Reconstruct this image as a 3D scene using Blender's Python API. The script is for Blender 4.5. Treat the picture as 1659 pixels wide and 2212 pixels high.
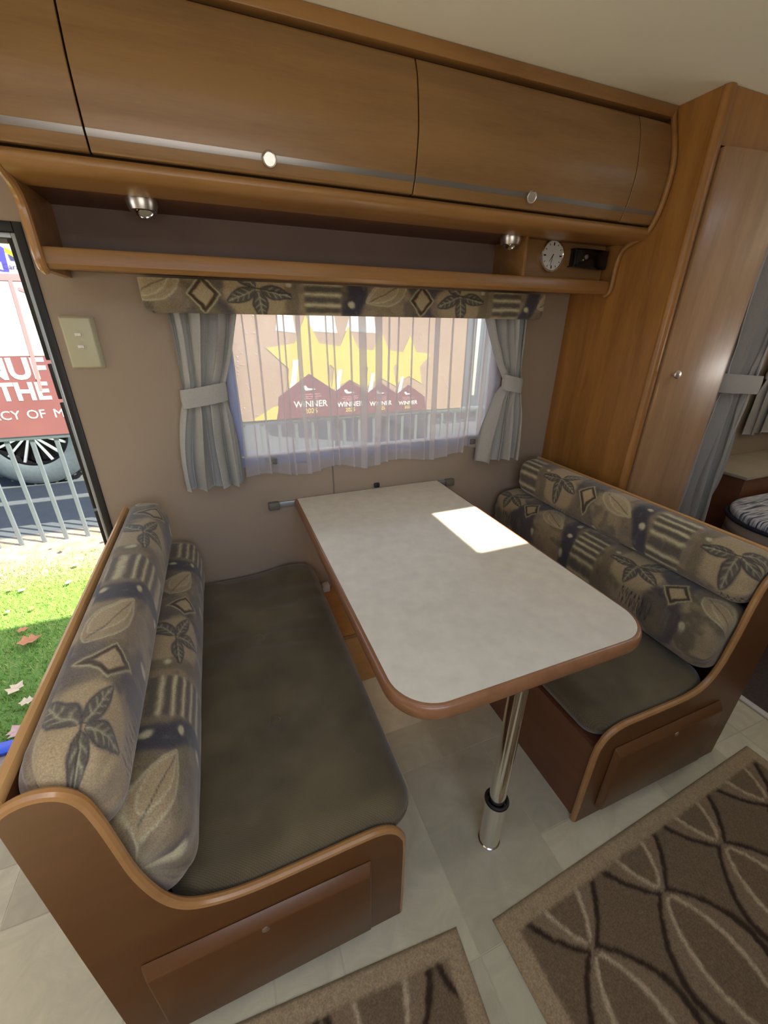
import bpy, bmesh, math, random
import numpy as np
from mathutils import Vector, Matrix

for o in list(bpy.data.objects): bpy.data.objects.remove(o, do_unlink=True)
SC = bpy.context.scene
COL = SC.collection
PI = math.pi

# ------------------------------------------------------------------ camera
cam_d = bpy.data.cameras.new('camera')
cam = bpy.data.objects.new('camera', cam_d); COL.objects.link(cam)
cam_d.sensor_fit = 'VERTICAL'; cam_d.sensor_height = 24.0
cam_d.lens = 875.07 / 2212 * 24.0
cam_d.clip_start = 0.01; cam_d.clip_end = 200
RR = [(0.93115027, -0.36452416, 0.00901698), (-0.14412127, -0.3906373, -0.9091928), (0.33494511, 0.84529559, -0.41627772)]
m = Matrix(((RR[0][0], -RR[1][0], -RR[2][0]), (RR[0][1], -RR[1][1], -RR[2][1]), (RR[0][2], -RR[1][2], -RR[2][2]))).to_4x4()
m.translation = Vector((-0.22425889, -1.51015512, 1.32215042))
cam.matrix_world = m
SC.camera = cam

# ------------------------------------------------------------------ world, sun, fill lamps
SC.view_settings.view_transform = 'Standard'
SC.view_settings.look = 'None'
SC.view_settings.gamma = 1.0
SC.view_settings.use_curve_mapping = False
SC.view_settings.exposure = 0.42
W = bpy.data.worlds.new('world'); SC.world = W; W.use_nodes = True
wn = W.node_tree; bgn = wn.nodes['Background']
sky = wn.nodes.new('ShaderNodeTexSky'); sky.sky_type = 'NISHITA'; sky.sun_disc = False
sky.sun_elevation = math.radians(46); sky.sun_rotation = math.radians(123); sky.air_density = 1.0; sky.dust_density = 2.0
wn.links.new(sky.outputs[0], bgn.inputs[0]); bgn.inputs[1].default_value = 0.40

SUN_DIR = Vector((-0.8, 0.52, -1.0)).normalized()
sd = bpy.data.lights.new('sun', 'SUN'); sd.energy = 12.0; sd.angle = math.radians(0.6); sd.color = (1.0, 0.90, 0.70)
so = bpy.data.objects.new('sun', sd); COL.objects.link(so)
so.rotation_euler = SUN_DIR.to_track_quat('-Z', 'Y').to_euler()


def area(name, loc, direction, sx, sy, power, color):
    d = bpy.data.lights.new(name, 'AREA'); d.shape = 'RECTANGLE'; d.size = sx; d.size_y = sy
    d.energy = power; d.color = color
    o = bpy.data.objects.new(name, d); COL.objects.link(o); o.location = loc
    o.rotation_euler = Vector(direction).to_track_quat('-Z', 'Y').to_euler()
    return o


# added fill lamps out of view, tilted up to brighten the ceiling
area('fill_light_kitchen', (-0.2, -2.28, 1.25), (0, 1, 0.5), 1.2, 0.5, 5, (1.0, 0.95, 0.88))
area('fill_light_front', (-2.75, -1.1, 1.2), (1, 0, 1.8), 1.4, 0.7, 14, (0.97, 0.98, 1.0))
area('fill_light_bedroom', (3.35, -1.2, 1.2), (-1, 0, 1.8), 1.2, 0.5, 14, (1.0, 0.96, 0.9))

# ------------------------------------------------------------------ materials
def srgb(r, g, b):
    f = lambda c: (c / 12.92 if c <= 0.04045 else ((c + 0.055) / 1.055) ** 2.4)
    return (f(r / 255), f(g / 255), f(b / 255), 1.0)


def newmat(name):
    mt = bpy.data.materials.new(name); mt.use_nodes = True
    nt = mt.node_tree; return mt, nt, nt.nodes['Principled BSDF']


def mat(name, col, rough=0.5, metal=0.0, nscale=0, namt=0.08, bump=0.0, bscale=200, spec=0.5, coat=0.0, stretch=None):
    """principled with procedural noise variation"""
    mt, nt, b = newmat(name)
    b.inputs['Roughness'].default_value = rough; b.inputs['Metallic'].default_value = metal
    b.inputs['Specular IOR Level'].default_value = spec; b.inputs['Coat Weight'].default_value = coat
    tc = nt.nodes.new('ShaderNodeTexCoord'); mp = nt.nodes.new('ShaderNodeMapping')
    nt.links.new(tc.outputs['Object'], mp.inputs[0])
    if stretch: mp.inputs['Scale'].default_value = stretch
    n = nt.nodes.new('ShaderNodeTexNoise'); n.inputs['Scale'].default_value = nscale or 6; n.inputs['Detail'].default_value = 6
    nt.links.new(mp.outputs[0], n.inputs['Vector'])
    rp = nt.nodes.new('ShaderNodeValToRGB')
    a = 1 - namt; c = 1 + namt
    rp.color_ramp.elements[0].color = (col[0] * a, col[1] * a, col[2] * a, 1); rp.color_ramp.elements[0].position = 0.3
    rp.color_ramp.elements[1].color = (min(col[0] * c, 1), min(col[1] * c, 1), min(col[2] * c, 1), 1); rp.color_ramp.elements[1].position = 0.7
    nt.links.new(n.outputs['Fac'], rp.inputs[0]); nt.links.new(rp.outputs[0], b.inputs['Base Color'])
    if bump:
        n2 = nt.nodes.new('ShaderNodeTexNoise'); n2.inputs['Scale'].default_value = bscale; n2.inputs['Detail'].default_value = 3
        nt.links.new(mp.outputs[0], n2.inputs['Vector'])
        bp = nt.nodes.new('ShaderNodeBump'); bp.inputs['Strength'].default_value = bump; bp.inputs['Distance'].default_value = 0.002
        nt.links.new(n2.outputs['Fac'], bp.inputs['Height']); nt.links.new(bp.outputs[0], b.inputs['Normal'])
    return mt


def wood(name, col, axis='X', rough=0.36, contrast=0.16):
    s = {'X': (0.9, 9, 9), 'Y': (9, 0.9, 9), 'Z': (9, 9, 0.9)}[axis]
    mt, nt, b = newmat(name)
    b.inputs['Roughness'].default_value = rough; b.inputs['Coat Weight'].default_value = 0.15; b.inputs['Coat Roughness'].default_value = 0.2
    tc = nt.nodes.new('ShaderNodeTexCoord'); mp = nt.nodes.new('ShaderNodeMapping'); mp.inputs['Scale'].default_value = s
    nt.links.new(tc.outputs['Object'], mp.inputs[0])
    n = nt.nodes.new('ShaderNodeTexNoise'); n.inputs['Scale'].default_value = 2.2; n.inputs['Detail'].default_value = 3; n.inputs['Distortion'].default_value = 0.6
    n2 = nt.nodes.new('ShaderNodeTexNoise'); n2.inputs['Scale'].default_value = 26; n2.inputs['Detail'].default_value = 4
    nt.links.new(mp.outputs[0], n.inputs['Vector']); nt.links.new(mp.outputs[0], n2.inputs['Vector'])
    mx = nt.nodes.new('ShaderNodeMath'); mx.operation = 'MULTIPLY_ADD'; mx.inputs[1].default_value = 0.35
    nt.links.new(n2.outputs['Fac'], mx.inputs[0]); nt.links.new(n.outputs['Fac'], mx.inputs[2])
    rp = nt.nodes.new('ShaderNodeValToRGB'); e = rp.color_ramp.elements
    e[0].position = 0.45; e[1].position = 0.85
    e[0].color = (col[0] * (1 - contrast), col[1] * (1 - contrast * 1.2), col[2] * (1 - contrast * 1.3), 1)
    e[1].color = (min(1, col[0] * (1 + contrast)), min(1, col[1] * (1 + contrast)), min(1, col[2] * (1 + contrast)), 1)
    nt.links.new(mx.outputs[0], rp.inputs[0]); nt.links.new(rp.outputs[0], b.inputs['Base Color'])
    return mt


def attr_fabric(name, rough=0.9, bscale=420, bump=0.35, sheen=0.3):
    """woven cloth whose print is a colour attribute laid down vertex by vertex"""
    mt, nt, b = newmat(name); b.inputs['Roughness'].default_value = rough
    b.inputs['Sheen Weight'].default_value = sheen; b.inputs['Specular IOR Level'].default_value = 0.2
    at = nt.nodes.new('ShaderNodeAttribute'); at.attribute_name = 'print'
    tc = nt.nodes.new('ShaderNodeTexCoord')
    n = nt.nodes.new('ShaderNodeTexNoise'); n.inputs['Scale'].default_value = bscale; n.inputs['Detail'].default_value = 2
    nt.links.new(tc.outputs['Object'], n.inputs['Vector'])
    mr = nt.nodes.new('ShaderNodeMapRange'); mr.inputs[1].default_value = 0.25; mr.inputs[2].default_value = 0.75; mr.inputs[3].default_value = 0.72; mr.inputs[4].default_value = 1.22
    nt.links.new(n.outputs['Fac'], mr.inputs[0])
    vm = nt.nodes.new('ShaderNodeVectorMath'); vm.operation = 'SCALE'
    nt.links.new(at.outputs['Color'], vm.inputs[0]); nt.links.new(mr.outputs[0], vm.inputs['Scale'])
    nt.links.new(vm.outputs[0], b.inputs['Base Color'])
    bp = nt.nodes.new('ShaderNodeBump'); bp.inputs['Strength'].default_value = bump; bp.inputs['Distance'].default_value = 0.002
    nt.links.new(n.outputs['Fac'], bp.inputs['Height']); nt.links.new(bp.outputs[0], b.inputs['Normal'])
    return mt


M = {}
M['cab'] = wood('beech_laminate_cabinet', srgb(140, 105, 63), 'X')
M['cabx'] = wood('beech_laminate_rail', srgb(152, 110, 62), 'X')
M['ward'] = wood('beech_laminate_wardrobe', srgb(154, 107, 52), 'Z', rough=0.4, contrast=0.22)
M['wdoor'] = wood('beech_laminate_wardrobe_door', srgb(162, 126, 90), 'Z', rough=0.42)
M['panel'] = wood('cherry_laminate_end_panel', srgb(104, 67, 33), 'X', rough=0.42, contrast=0.08)
M['bead'] = wood('varnished_timber_bead', srgb(170, 126, 78), 'Y', rough=0.22, contrast=0.08)
M['railw'] = wood('pale_timber_top_rail', srgb(196, 154, 102), 'Y', rough=0.25, contrast=0.08)
M['redwood'] = wood('red_timber_edge', srgb(142, 98, 66), 'Y', rough=0.3, contrast=0.1)
M['base'] = wood('dark_cherry_base', srgb(112, 70, 46), 'Y', rough=0.45, contrast=0.1)
M['wall'] = mat('taupe_wall_board', srgb(160, 142, 124), 0.75, nscale=3, namt=0.03, bump=0.08, bscale=300)
M['ceil'] = mat('cream_ceiling_board', srgb(240, 233, 214), 0.8, nscale=2, namt=0.02)
M['dark'] = mat('shadow_gap_board', srgb(60, 35, 20), 0.8)
M['lam'] = mat('mottled_cream_laminate', srgb(222, 216, 200), 0.24, nscale=28, namt=0.055, spec=0.5)
M['chrome'] = mat('chrome', (0.82, 0.80, 0.76, 1), 0.12, 1.0, namt=0.02)
M['steel'] = mat('brushed_satin_metal', (0.70, 0.67, 0.62, 1), 0.32, 1.0, nscale=60, namt=0.06)
M['alu'] = mat('grey_aluminium', srgb(170, 175, 178), 0.4, 0.6, namt=0.03)
M['strip'] = mat('satin_grey_inlay', srgb(150, 145, 140), 0.3, 0.7, namt=0.04)
M['black'] = mat('black_rubber', srgb(22, 20, 20), 0.5, namt=0.1)
M['blackg'] = mat('gloss_black_plastic', srgb(14, 13, 13), 0.15, namt=0.1)
M['cream'] = mat('cream_plastic', srgb(188, 184, 156), 0.35, namt=0.02)
M['white'] = mat('white_plastic', srgb(225, 222, 215), 0.4, namt=0.02)
M['greyp'] = mat('grey_plastic', srgb(105, 102, 92), 0.5, namt=0.04)
M['bluef'] = mat('blue_grey_window_frame', srgb(165, 175, 215), 0.4, namt=0.03)
M['bluesill'] = mat('blue_door_sill', srgb(60, 95, 215), 0.3, namt=0.05)
M['whitet'] = mat('white_gloss_strip', srgb(230, 228, 222), 0.3, namt=0.02)
M['mat_step'] = mat('beige_step_carpet', srgb(170, 155, 145), 0.95, nscale=80, namt=0.15, bump=0.4)
M['tapestry'] = attr_fabric('printed_tapestry')
M['rug'] = attr_fabric('tufted_rug_pile', rough=1.0, bscale=260, bump=0.8, sheen=0.15)
M['seat'] = None


def weave_mat(name, c1, c2, scale=420, rough=0.85, sheen=0.35):
    mt, nt, b = newmat(name); b.inputs['Roughness'].default_value = rough; b.inputs['Sheen Weight'].default_value = sheen
    b.inputs['Specular IOR Level'].default_value = 0.25
    tc = nt.nodes.new('ShaderNodeTexCoord'); mp = nt.nodes.new('ShaderNodeMapping'); mp.inputs['Rotation'].default_value = (0, 0, 0.5)
    nt.links.new(tc.outputs['Object'], mp.inputs[0])
    w = nt.nodes.new('ShaderNodeTexWave'); w.inputs['Scale'].default_value = scale / 4; w.inputs['Distortion'].default_value = 2.0; w.inputs['Detail'].default_value = 2
    w2 = nt.nodes.new('ShaderNodeTexWave'); w2.bands_direction = 'Y'; w2.inputs['Scale'].default_value = scale / 4; w2.inputs['Distortion'].default_value = 2.0
    nt.links.new(mp.outputs[0], w.inputs['Vector']); nt.links.new(mp.outputs[0], w2.inputs['Vector'])
    mu = nt.nodes.new('ShaderNodeMath'); mu.operation = 'MULTIPLY'
    nt.links.new(w.outputs['Fac'], mu.inputs[0]); nt.links.new(w2.outputs['Fac'], mu.inputs[1])
    n = nt.nodes.new('ShaderNodeTexNoise'); n.inputs['Scale'].default_value = 7; nt.links.new(tc.outputs['Object'], n.inputs['Vector'])
    ad = nt.nodes.new('ShaderNodeMath'); ad.operation = 'MULTIPLY_ADD'; ad.inputs[1].default_value = 0.4
    nt.links.new(mu.outputs[0], ad.inputs[0]); nt.links.new(n.outputs['Fac'], ad.inputs[2])
    rp = nt.nodes.new('ShaderNodeValToRGB'); rp.color_ramp.elements[0].color = c1; rp.color_ramp.elements[1].color = c2
    rp.color_ramp.elements[0].position = 0.35; rp.color_ramp.elements[1].position = 1.1 if False else 1.0
    nt.links.new(ad.outputs[0], rp.inputs[0]); nt.links.new(rp.outputs[0], b.inputs['Base Color'])
    bp = nt.nodes.new('ShaderNodeBump'); bp.inputs['Strength'].default_value = 0.25; bp.inputs['Distance'].default_value = 0.001
    nt.links.new(mu.outputs[0], bp.inputs['Height']); nt.links.new(bp.outputs[0], b.inputs['Normal'])
    return mt


M['seat'] = weave_mat('olive_brown_weave', srgb(78, 69, 48), srgb(116, 104, 76))
M['curtain'] = mat('grey_curtain_cloth', srgb(170, 168, 164), 0.8, nscale=240, namt=0.07, bump=0.25, bscale=900, spec=0.2)
M['carpet'] = mat('dark_bedroom_carpet', srgb(82, 72, 66), 1.0, nscale=120, namt=0.2, bump=0.5)


def sheer_mat():
    mt = bpy.data.materials.new('sheer_voile'); mt.use_nodes = True; nt = mt.node_tree
    for n in list(nt.nodes): nt.nodes.remove(n)
    out = nt.nodes.new('ShaderNodeOutputMaterial')
    tr = nt.nodes.new('ShaderNodeBsdfTransparent'); tl = nt.nodes.new('ShaderNodeBsdfTranslucent'); df = nt.nodes.new('ShaderNodeBsdfDiffuse')
    tl.inputs[0].default_value = srgb(238, 232, 238); df.inputs[0].default_value = srgb(238, 236, 234)
    tc = nt.nodes.new('ShaderNodeTexCoord'); n = nt.nodes.new('ShaderNodeTexNoise'); n.inputs['Scale'].default_value = 900
    nt.links.new(tc.outputs['Object'], n.inputs['Vector'])
    mr = nt.nodes.new('ShaderNodeMapRange'); mr.inputs[3].default_value = 0.50; mr.inputs[4].default_value = 0.60
    nt.links.new(n.outputs['Fac'], mr.inputs[0])
    m1 = nt.nodes.new('ShaderNodeMixShader'); m1.inputs[0].default_value = 0.35
    nt.links.new(tl.outputs[0], m1.inputs[1]); nt.links.new(df.outputs[0], m1.inputs[2])
    m2 = nt.nodes.new('ShaderNodeMixShader'); nt.links.new(mr.outputs[0], m2.inputs[0])
    nt.links.new(tr.outputs[0], m2.inputs[1]); nt.links.new(m1.outputs[0], m2.inputs[2]); nt.links.new(m2.outputs[0], out.inputs[0])
    return mt


def glass_mat():
    mt = bpy.data.materials.new('window_glass'); mt.use_nodes = True; nt = mt.node_tree
    for n in list(nt.nodes): nt.nodes.remove(n)
    out = nt.nodes.new('ShaderNodeOutputMaterial'); tr = nt.nodes.new('ShaderNodeBsdfTransparent'); gl = nt.nodes.new('ShaderNodeBsdfGlossy')
    tr.inputs[0].default_value = (0.93, 0.95, 0.96, 1); gl.inputs['Roughness'].default_value = 0.02
    fr = nt.nodes.new('ShaderNodeFresnel'); fr.inputs[0].default_value = 1.45
    mx = nt.nodes.new('ShaderNodeMixShader'); nt.links.new(fr.outputs[0], mx.inputs[0])
    nt.links.new(tr.outputs[0], mx.inputs[1]); nt.links.new(gl.outputs[0], mx.inputs[2]); nt.links.new(mx.outputs[0], out.inputs[0])
    return mt


M['sheer'] = sheer_mat(); M['glass'] = glass_mat()

# ------------------------------------------------------------------ object helpers
ORI = {}


def props(o, label=None, cat=None, group=None, kind=None):
    if label: o['label'] = label
    if cat: o['category'] = cat
    if group: o['group'] = group
    if kind: o['kind'] = kind
    return o


def thing(name, loc, label, cat, group=None):
    o = bpy.data.objects.new(name, None); COL.objects.link(o); o.location = loc; o.empty_display_size = 0.05
    ORI[o.name] = Vector(loc); return props(o, label, cat, group)


def build(name, verts, faces, mt, parent=None, smooth=True, loc=None, label=None, cat=None, group=None, kind=None, col=None, sharp=35):
    v = np.asarray(verts, dtype=float).reshape(-1, 3)
    if parent is not None: L = ORI[parent.name]
    else:
        if loc is None:
            loc = ((v[:, 0].min() + v[:, 0].max()) / 2, (v[:, 1].min() + v[:, 1].max()) / 2, v[:, 2].min())
        L = Vector(loc)
    me = bpy.data.meshes.new(name)
    me.from_pydata((v - np.array(L)).tolist(), [], [list(map(int, f)) for f in faces]); me.update()
    if col is not None:
        ca = me.color_attributes.new('print', 'FLOAT_COLOR', 'POINT')
        c = np.ones((len(v), 4), dtype=np.float32); c[:, :3] = col
        ca.data.foreach_set('color', c.ravel())
    o = bpy.data.objects.new(name, me); COL.objects.link(o)
    me.materials.append(mt)
    if smooth:
        me.polygons.foreach_set('use_smooth', [True] * len(me.polygons))
        if sharp: me.set_sharp_from_angle(angle=math.radians(sharp))
    if parent is not None: o.parent = parent; ORI[o.name] = L
    else: o.location = L; ORI[o.name] = L
    return props(o, label, cat, group, kind)


class Geo:
    """collects shapes that belong to ONE part"""
    def __init__(s): s.v = []; s.f = []
    def add(s, v, f):
        n = len(s.v); s.v += [tuple(p) for p in v]; s.f += [[i + n for i in q] for q in f]; return s
    def box(s, a, b, bev=0.0, seg=2):
        x0, y0, z0 = [min(p, q) for p, q in zip(a, b)]; x1, y1, z1 = [max(p, q) for p, q in zip(a, b)]
        v = [(x0, y0, z0), (x1, y0, z0), (x1, y1, z0), (x0, y1, z0), (x0, y0, z1), (x1, y0, z1), (x1, y1, z1), (x0, y1, z1)]
        f = [(0, 3, 2, 1), (4, 5, 6, 7), (0, 1, 5, 4), (1, 2, 6, 5), (2, 3, 7, 6), (3, 0, 4, 7)]
        if bev: v, f = bevel(v, f, bev, seg)
        return s.add(v, f)
    def prism(s, prof, axis, a, b, bev=0.0, seg=2):
        """prof: 2D points; axis 'X': (y,z); 'Y': (x,z); 'Z': (x,y)"""
        def P(p, t): return {'X': (t, p[0], p[1]), 'Y': (p[0], t, p[1]), 'Z': (p[0], p[1], t)}[axis]
        n = len(prof); v = [P(p, a) for p in prof] + [P(p, b) for p in prof]
        f = [list(range(n))[::-1], list(range(n, 2 * n))] + [(i, (i + 1) % n, n + (i + 1) % n, n + i) for i in range(n)]
        v, f = fixnormals(v, f, bev, seg)
        return s.add(v, f)
    def tube(s, pts, r, n=10, closed=False, cap=True, sy=1.0):
        pts = [Vector(p) for p in pts]; N = len(pts); v = []; f = []
        up = None
        for i, p in enumerate(pts):
            if closed: t = pts[(i + 1) % N] - pts[i - 1]
            else: t = pts[min(i + 1, N - 1)] - pts[max(i - 1, 0)]
            t.normalize()
            if up is None:
                up = Vector((0, 0, 1)) if abs(t.z) < 0.9 else Vector((0, 1, 0))
            a = up - t * up.dot(t)
            if a.length < 1e-5: a = t.orthogonal()
            a.normalize(); up = a; b = t.cross(a)
            rr = r[i] if isinstance(r, (list, tuple)) else r
            for k in range(n):
                th = 2 * PI * k / n; v.append(p + a * math.cos(th) * rr + b * math.sin(th) * rr * sy)
        for i in range(N if closed else N - 1):
            for k in range(n):
                j = (i + 1) % N
                f.append((i * n + k, i * n + (k + 1) % n, j * n + (k + 1) % n, j * n + k))
        if cap and not closed: f.append(list(range(n))[::-1]); f.append(list(range((N - 1) * n, N * n)))
        return s.add(v, f)
    def lathe(s, prof, c, axis='Z', n=32, d=None, cap0=True):
        """prof (r, h) along axis from point c; d: arbitrary direction"""
        ax = Vector(d).normalized() if d else {'X': Vector((1, 0, 0)), 'Y': Vector((0, 1, 0)), 'Z': Vector((0, 0, 1))}[axis]
        a = ax.orthogonal().normalized(); b = ax.cross(a); c = Vector(c); v = []; f = []
        for r, h in prof:
            for k in range(n):
                th = 2 * PI * k / n; v.append(c + ax * h + (a * math.cos(th) + b * math.sin(th)) * r)
        for i in range(len(prof) - 1):
            for k in range(n): f.append((i * n + k, i * n + (k + 1) % n, (i + 1) * n + (k + 1) % n, (i + 1) * n + k))
        if cap0: f.append(list(range(n))[::-1]); f.append(list(range((len(prof) - 1) * n, len(prof) * n)))
        return s.add(v, f)
    def out(s, name, mt, parent=None, **k): return build(name, s.v, s.f, mt, parent, **k)


def fixnormals(v, f, bev=0.0, seg=2):
    bm = bmesh.new(); vs = [bm.verts.new(p) for p in v]
    for q in f:
        try: bm.faces.new([vs[i] for i in q])
        except ValueError: pass
    bmesh.ops.recalc_face_normals(bm, faces=bm.faces)
    if bev:
        es = [e for e in bm.edges if len(e.link_faces) == 2 and e.calc_face_angle(0) > 0.5]
        bmesh.ops.bevel(bm, geom=es, offset=bev, segments=seg, affect='EDGES', profile=0.5, clamp_overlap=True)
    bm.verts.index_update(); rv = [tuple(x.co) for x in bm.verts]; rf = [[x.index for x in q.verts] for q in bm.faces]; bm.free()
    return rv, rf


def bevel(v, f, w, seg): return fixnormals(v, f, w, seg)


def crom(pts, n=8, closed=False):
    """Catmull-Rom through 2D/3D points"""
    P = [np.array(p, float) for p in pts]; out = []; N = len(P)
    for i in range(N if closed else N - 1):
        p1, p2 = P[i], P[(i + 1) % N]
        p0 = P[i - 1] if (i > 0 or closed) else 2 * p1 - p2
        p3 = P[(i + 2) % N] if (i + 2 < N or closed) else 2 * p2 - p1
        for k in range(n):
            t = k / n
            out.append(tuple(0.5 * (2 * p1 + (p2 - p0) * t + (2 * p0 - 5 * p1 + 4 * p2 - p3) * t * t + (3 * p1 - p0 - 3 * p2 + p3) * t ** 3)))
    if not closed: out.append(tuple(P[-1]))
    return out


def grid(nu, nv, closed_v=False):
    f = []
    for i in range(nu - 1):
        for j in range(nv if closed_v else nv - 1):
            j2 = (j + 1) % nv
            f.append((i * nv + j, (i + 1) * nv + j, (i + 1) * nv + j2, i * nv + j2))
    return f


rng = np.random.default_rng(7); random.seed(7)


def vnoise(x, y, seed=0, oct=3):
    """value noise, vectorised"""
    x = np.asarray(x, float); y = np.asarray(y, float); tot = 0; amp = 1; s = 0
    for o in range(oct):
        X = x * 2 ** o; Y = y * 2 ** o
        xi = np.floor(X).astype(int); yi = np.floor(Y).astype(int); fx = X - xi; fy = Y - yi
        fx = fx * fx * (3 - 2 * fx); fy = fy * fy * (3 - 2 * fy)
        h = lambda a, b: np.modf(np.abs(np.sin((a * 127.1 + b * 311.7 + (seed + o) * 74.7)) * 43758.5453))[0]
        v = (h(xi, yi) * (1 - fx) + h(xi + 1, yi) * fx) * (1 - fy) + (h(xi, yi + 1) * (1 - fx) + h(xi + 1, yi + 1) * fx) * fy
        tot = tot + v * amp; s += amp; amp *= 0.5
    return tot / s


# ------------------------------------------------------------------ the setting
H = 1.942
# far wall with door and window openings (inner face at y = 0)
DX0, DX1, DZ0, DZ1 = -1.42, -0.637, -0.30, 1.558
WX0, WX1, WZ0, WZ1 = -0.20, 0.90, 0.842, 1.40
g = Geo(); T = 0.022
g.box((-2.8, 0, -0.3), (DX0, T, H)); g.box((DX0, 0, DZ1), (DX1, T, H)); g.box((DX1, 0, -0.3), (WX0, T, H))
g.box((WX0, 0, -0.3), (WX1, T, WZ0)); g.box((WX0, 0, WZ1), (WX1, T, H)); g.box((WX1, 0, -0.3), (3.4, T, H))
wall = g.out('wall_back', M['wall'], kind='structure', smooth=False)
Geo().box((0.150, -0.0016, 0.0), (0.1545, 0.0, WZ0)).out('trim_1', mat('wall_joint', srgb(120, 105, 92), 0.7), kind='structure', smooth=False)
g = Geo(); g.box((-2.8, -2.34, 0), (-0.8, -2.3, H)); g.box((-0.8, -2.34, 0), (0.4, -2.3, 1.0)); g.box((-0.8, -2.34, 1.5), (0.4, -2.3, H)); g.box((0.4, -2.34, 0), (3.4, -2.3, H))
g.out('wall_front', M['wall'], kind='structure', smooth=False)
Geo().box((-2.84, -2.34, -0.3), (-2.8, 0.045, H)).out('wall_left', M['wall'], kind='structure', smooth=False)
Geo().box((3.4, -2.34, -0.3), (3.44, 0.045, H)).out('wall_right', M['wall'], kind='structure', smooth=False)
# ceiling with the roof hatch opening
hx0, hx1, hy0, hy1 = 1.425, 1.90, -1.290, -0.965
g = Geo(); g.box((-2.84, -2.34, H), (hx0, 0.045, H + .04)); g.box((hx1, -2.34, H), (3.44, 0.045, H + .04))
g.box((hx0, -2.34, H), (hx1, hy0, H + .04)); g.box((hx0, hy1, H), (hx1, 0.045, H + .04))
g.v = []; g.f = []
kx0, kx1, ky0, ky1 = -1.45, 0.38, -2.25, -1.45      # unseen roof opening, added so sun bounced off the floor fills the room
for x0_, x1_ in ((-2.84, kx0), (kx1, hx0), (hx1, 3.44)): g.box((x0_, -2.34, H), (x1_, 0.045, H + .04))
g.box((hx0, -2.34, H), (hx1, hy0, H + .04)); g.box((hx0, hy1, H), (hx1, 0.045, H + .04))
g.box((kx0, -2.34, H), (kx1, ky0, H + .04)); g.box((kx0, ky1, H), (kx1, 0.045, H + .04))
g.out('ceiling', M['ceil'], kind='structure', smooth=False)
g = Geo()
for a, b in (((hx0 - .03, hy0 - .03), (hx1 + .03, hy0)), ((hx0 - .03, hy1), (hx1 + .03, hy1 + .03)), ((hx0 - .03, hy0), (hx0, hy1)), ((hx1, hy0), (hx1 + .03, hy1))):
    g.box((a[0], a[1], H - .012), (b[0], b[1], H), 0.003)
g.out('window_2', M['white'], kind='structure')

g = Geo()
for a, b in (((kx0 - .03, ky0 - .03), (kx1 + .03, ky0)), ((kx0 - .03, ky1), (kx1 + .03, ky1 + .03)), ((kx0 - .03, ky0), (kx0, ky1)), ((kx1, ky0), (kx1 + .03, ky1))):
    g.box((a[0], a[1], H - .012), (b[0], b[1], H), 0.003)
g.out('fill_hatch', M['white'], kind='structure')  # frame of the added roof opening

# floor: vinyl laid as a random slate layout, every tile a piece of its own
def tile_mat(i, c):
    mt, nt, b = newmat('slate_vinyl_%s' % 'abcd'[i]); b.inputs['Roughness'].default_value = 0.38; b.inputs['Specular IOR Level'].default_value = 0.4
    tc = nt.nodes.new('ShaderNodeTexCoord')
    n = nt.nodes.new('ShaderNodeTexNoise'); n.inputs['Scale'].default_value = 9; n.inputs['Detail'].default_value = 8; n.inputs['Roughness'].default_value = 0.62; n.inputs['Distortion'].default_value = 0.9
    nt.links.new(tc.outputs['Object'], n.inputs['Vector'])
    rp = nt.nodes.new('ShaderNodeValToRGB'); e = rp.color_ramp.elements; e[0].position = 0.3; e[1].position = 0.72
    e[0].color = tuple(x * 0.84 for x in c[:3]) + (1,); e[1].color = tuple(min(1, x * 1.13) for x in c[:3]) + (1,)
    nt.links.new(n.outputs['Fac'], rp.inputs[0]); nt.links.new(rp.outputs[0], b.inputs['Base Color'])
    bp = nt.nodes.new('ShaderNodeBump'); bp.inputs['Strength'].default_value = 0.5; bp.inputs['Distance'].default_value = 0.004
    nt.links.new(n.outputs['Fac'], bp.inputs['Height']); nt.links.new(bp.outputs[0], b.inputs['Normal'])
    return mt


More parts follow.
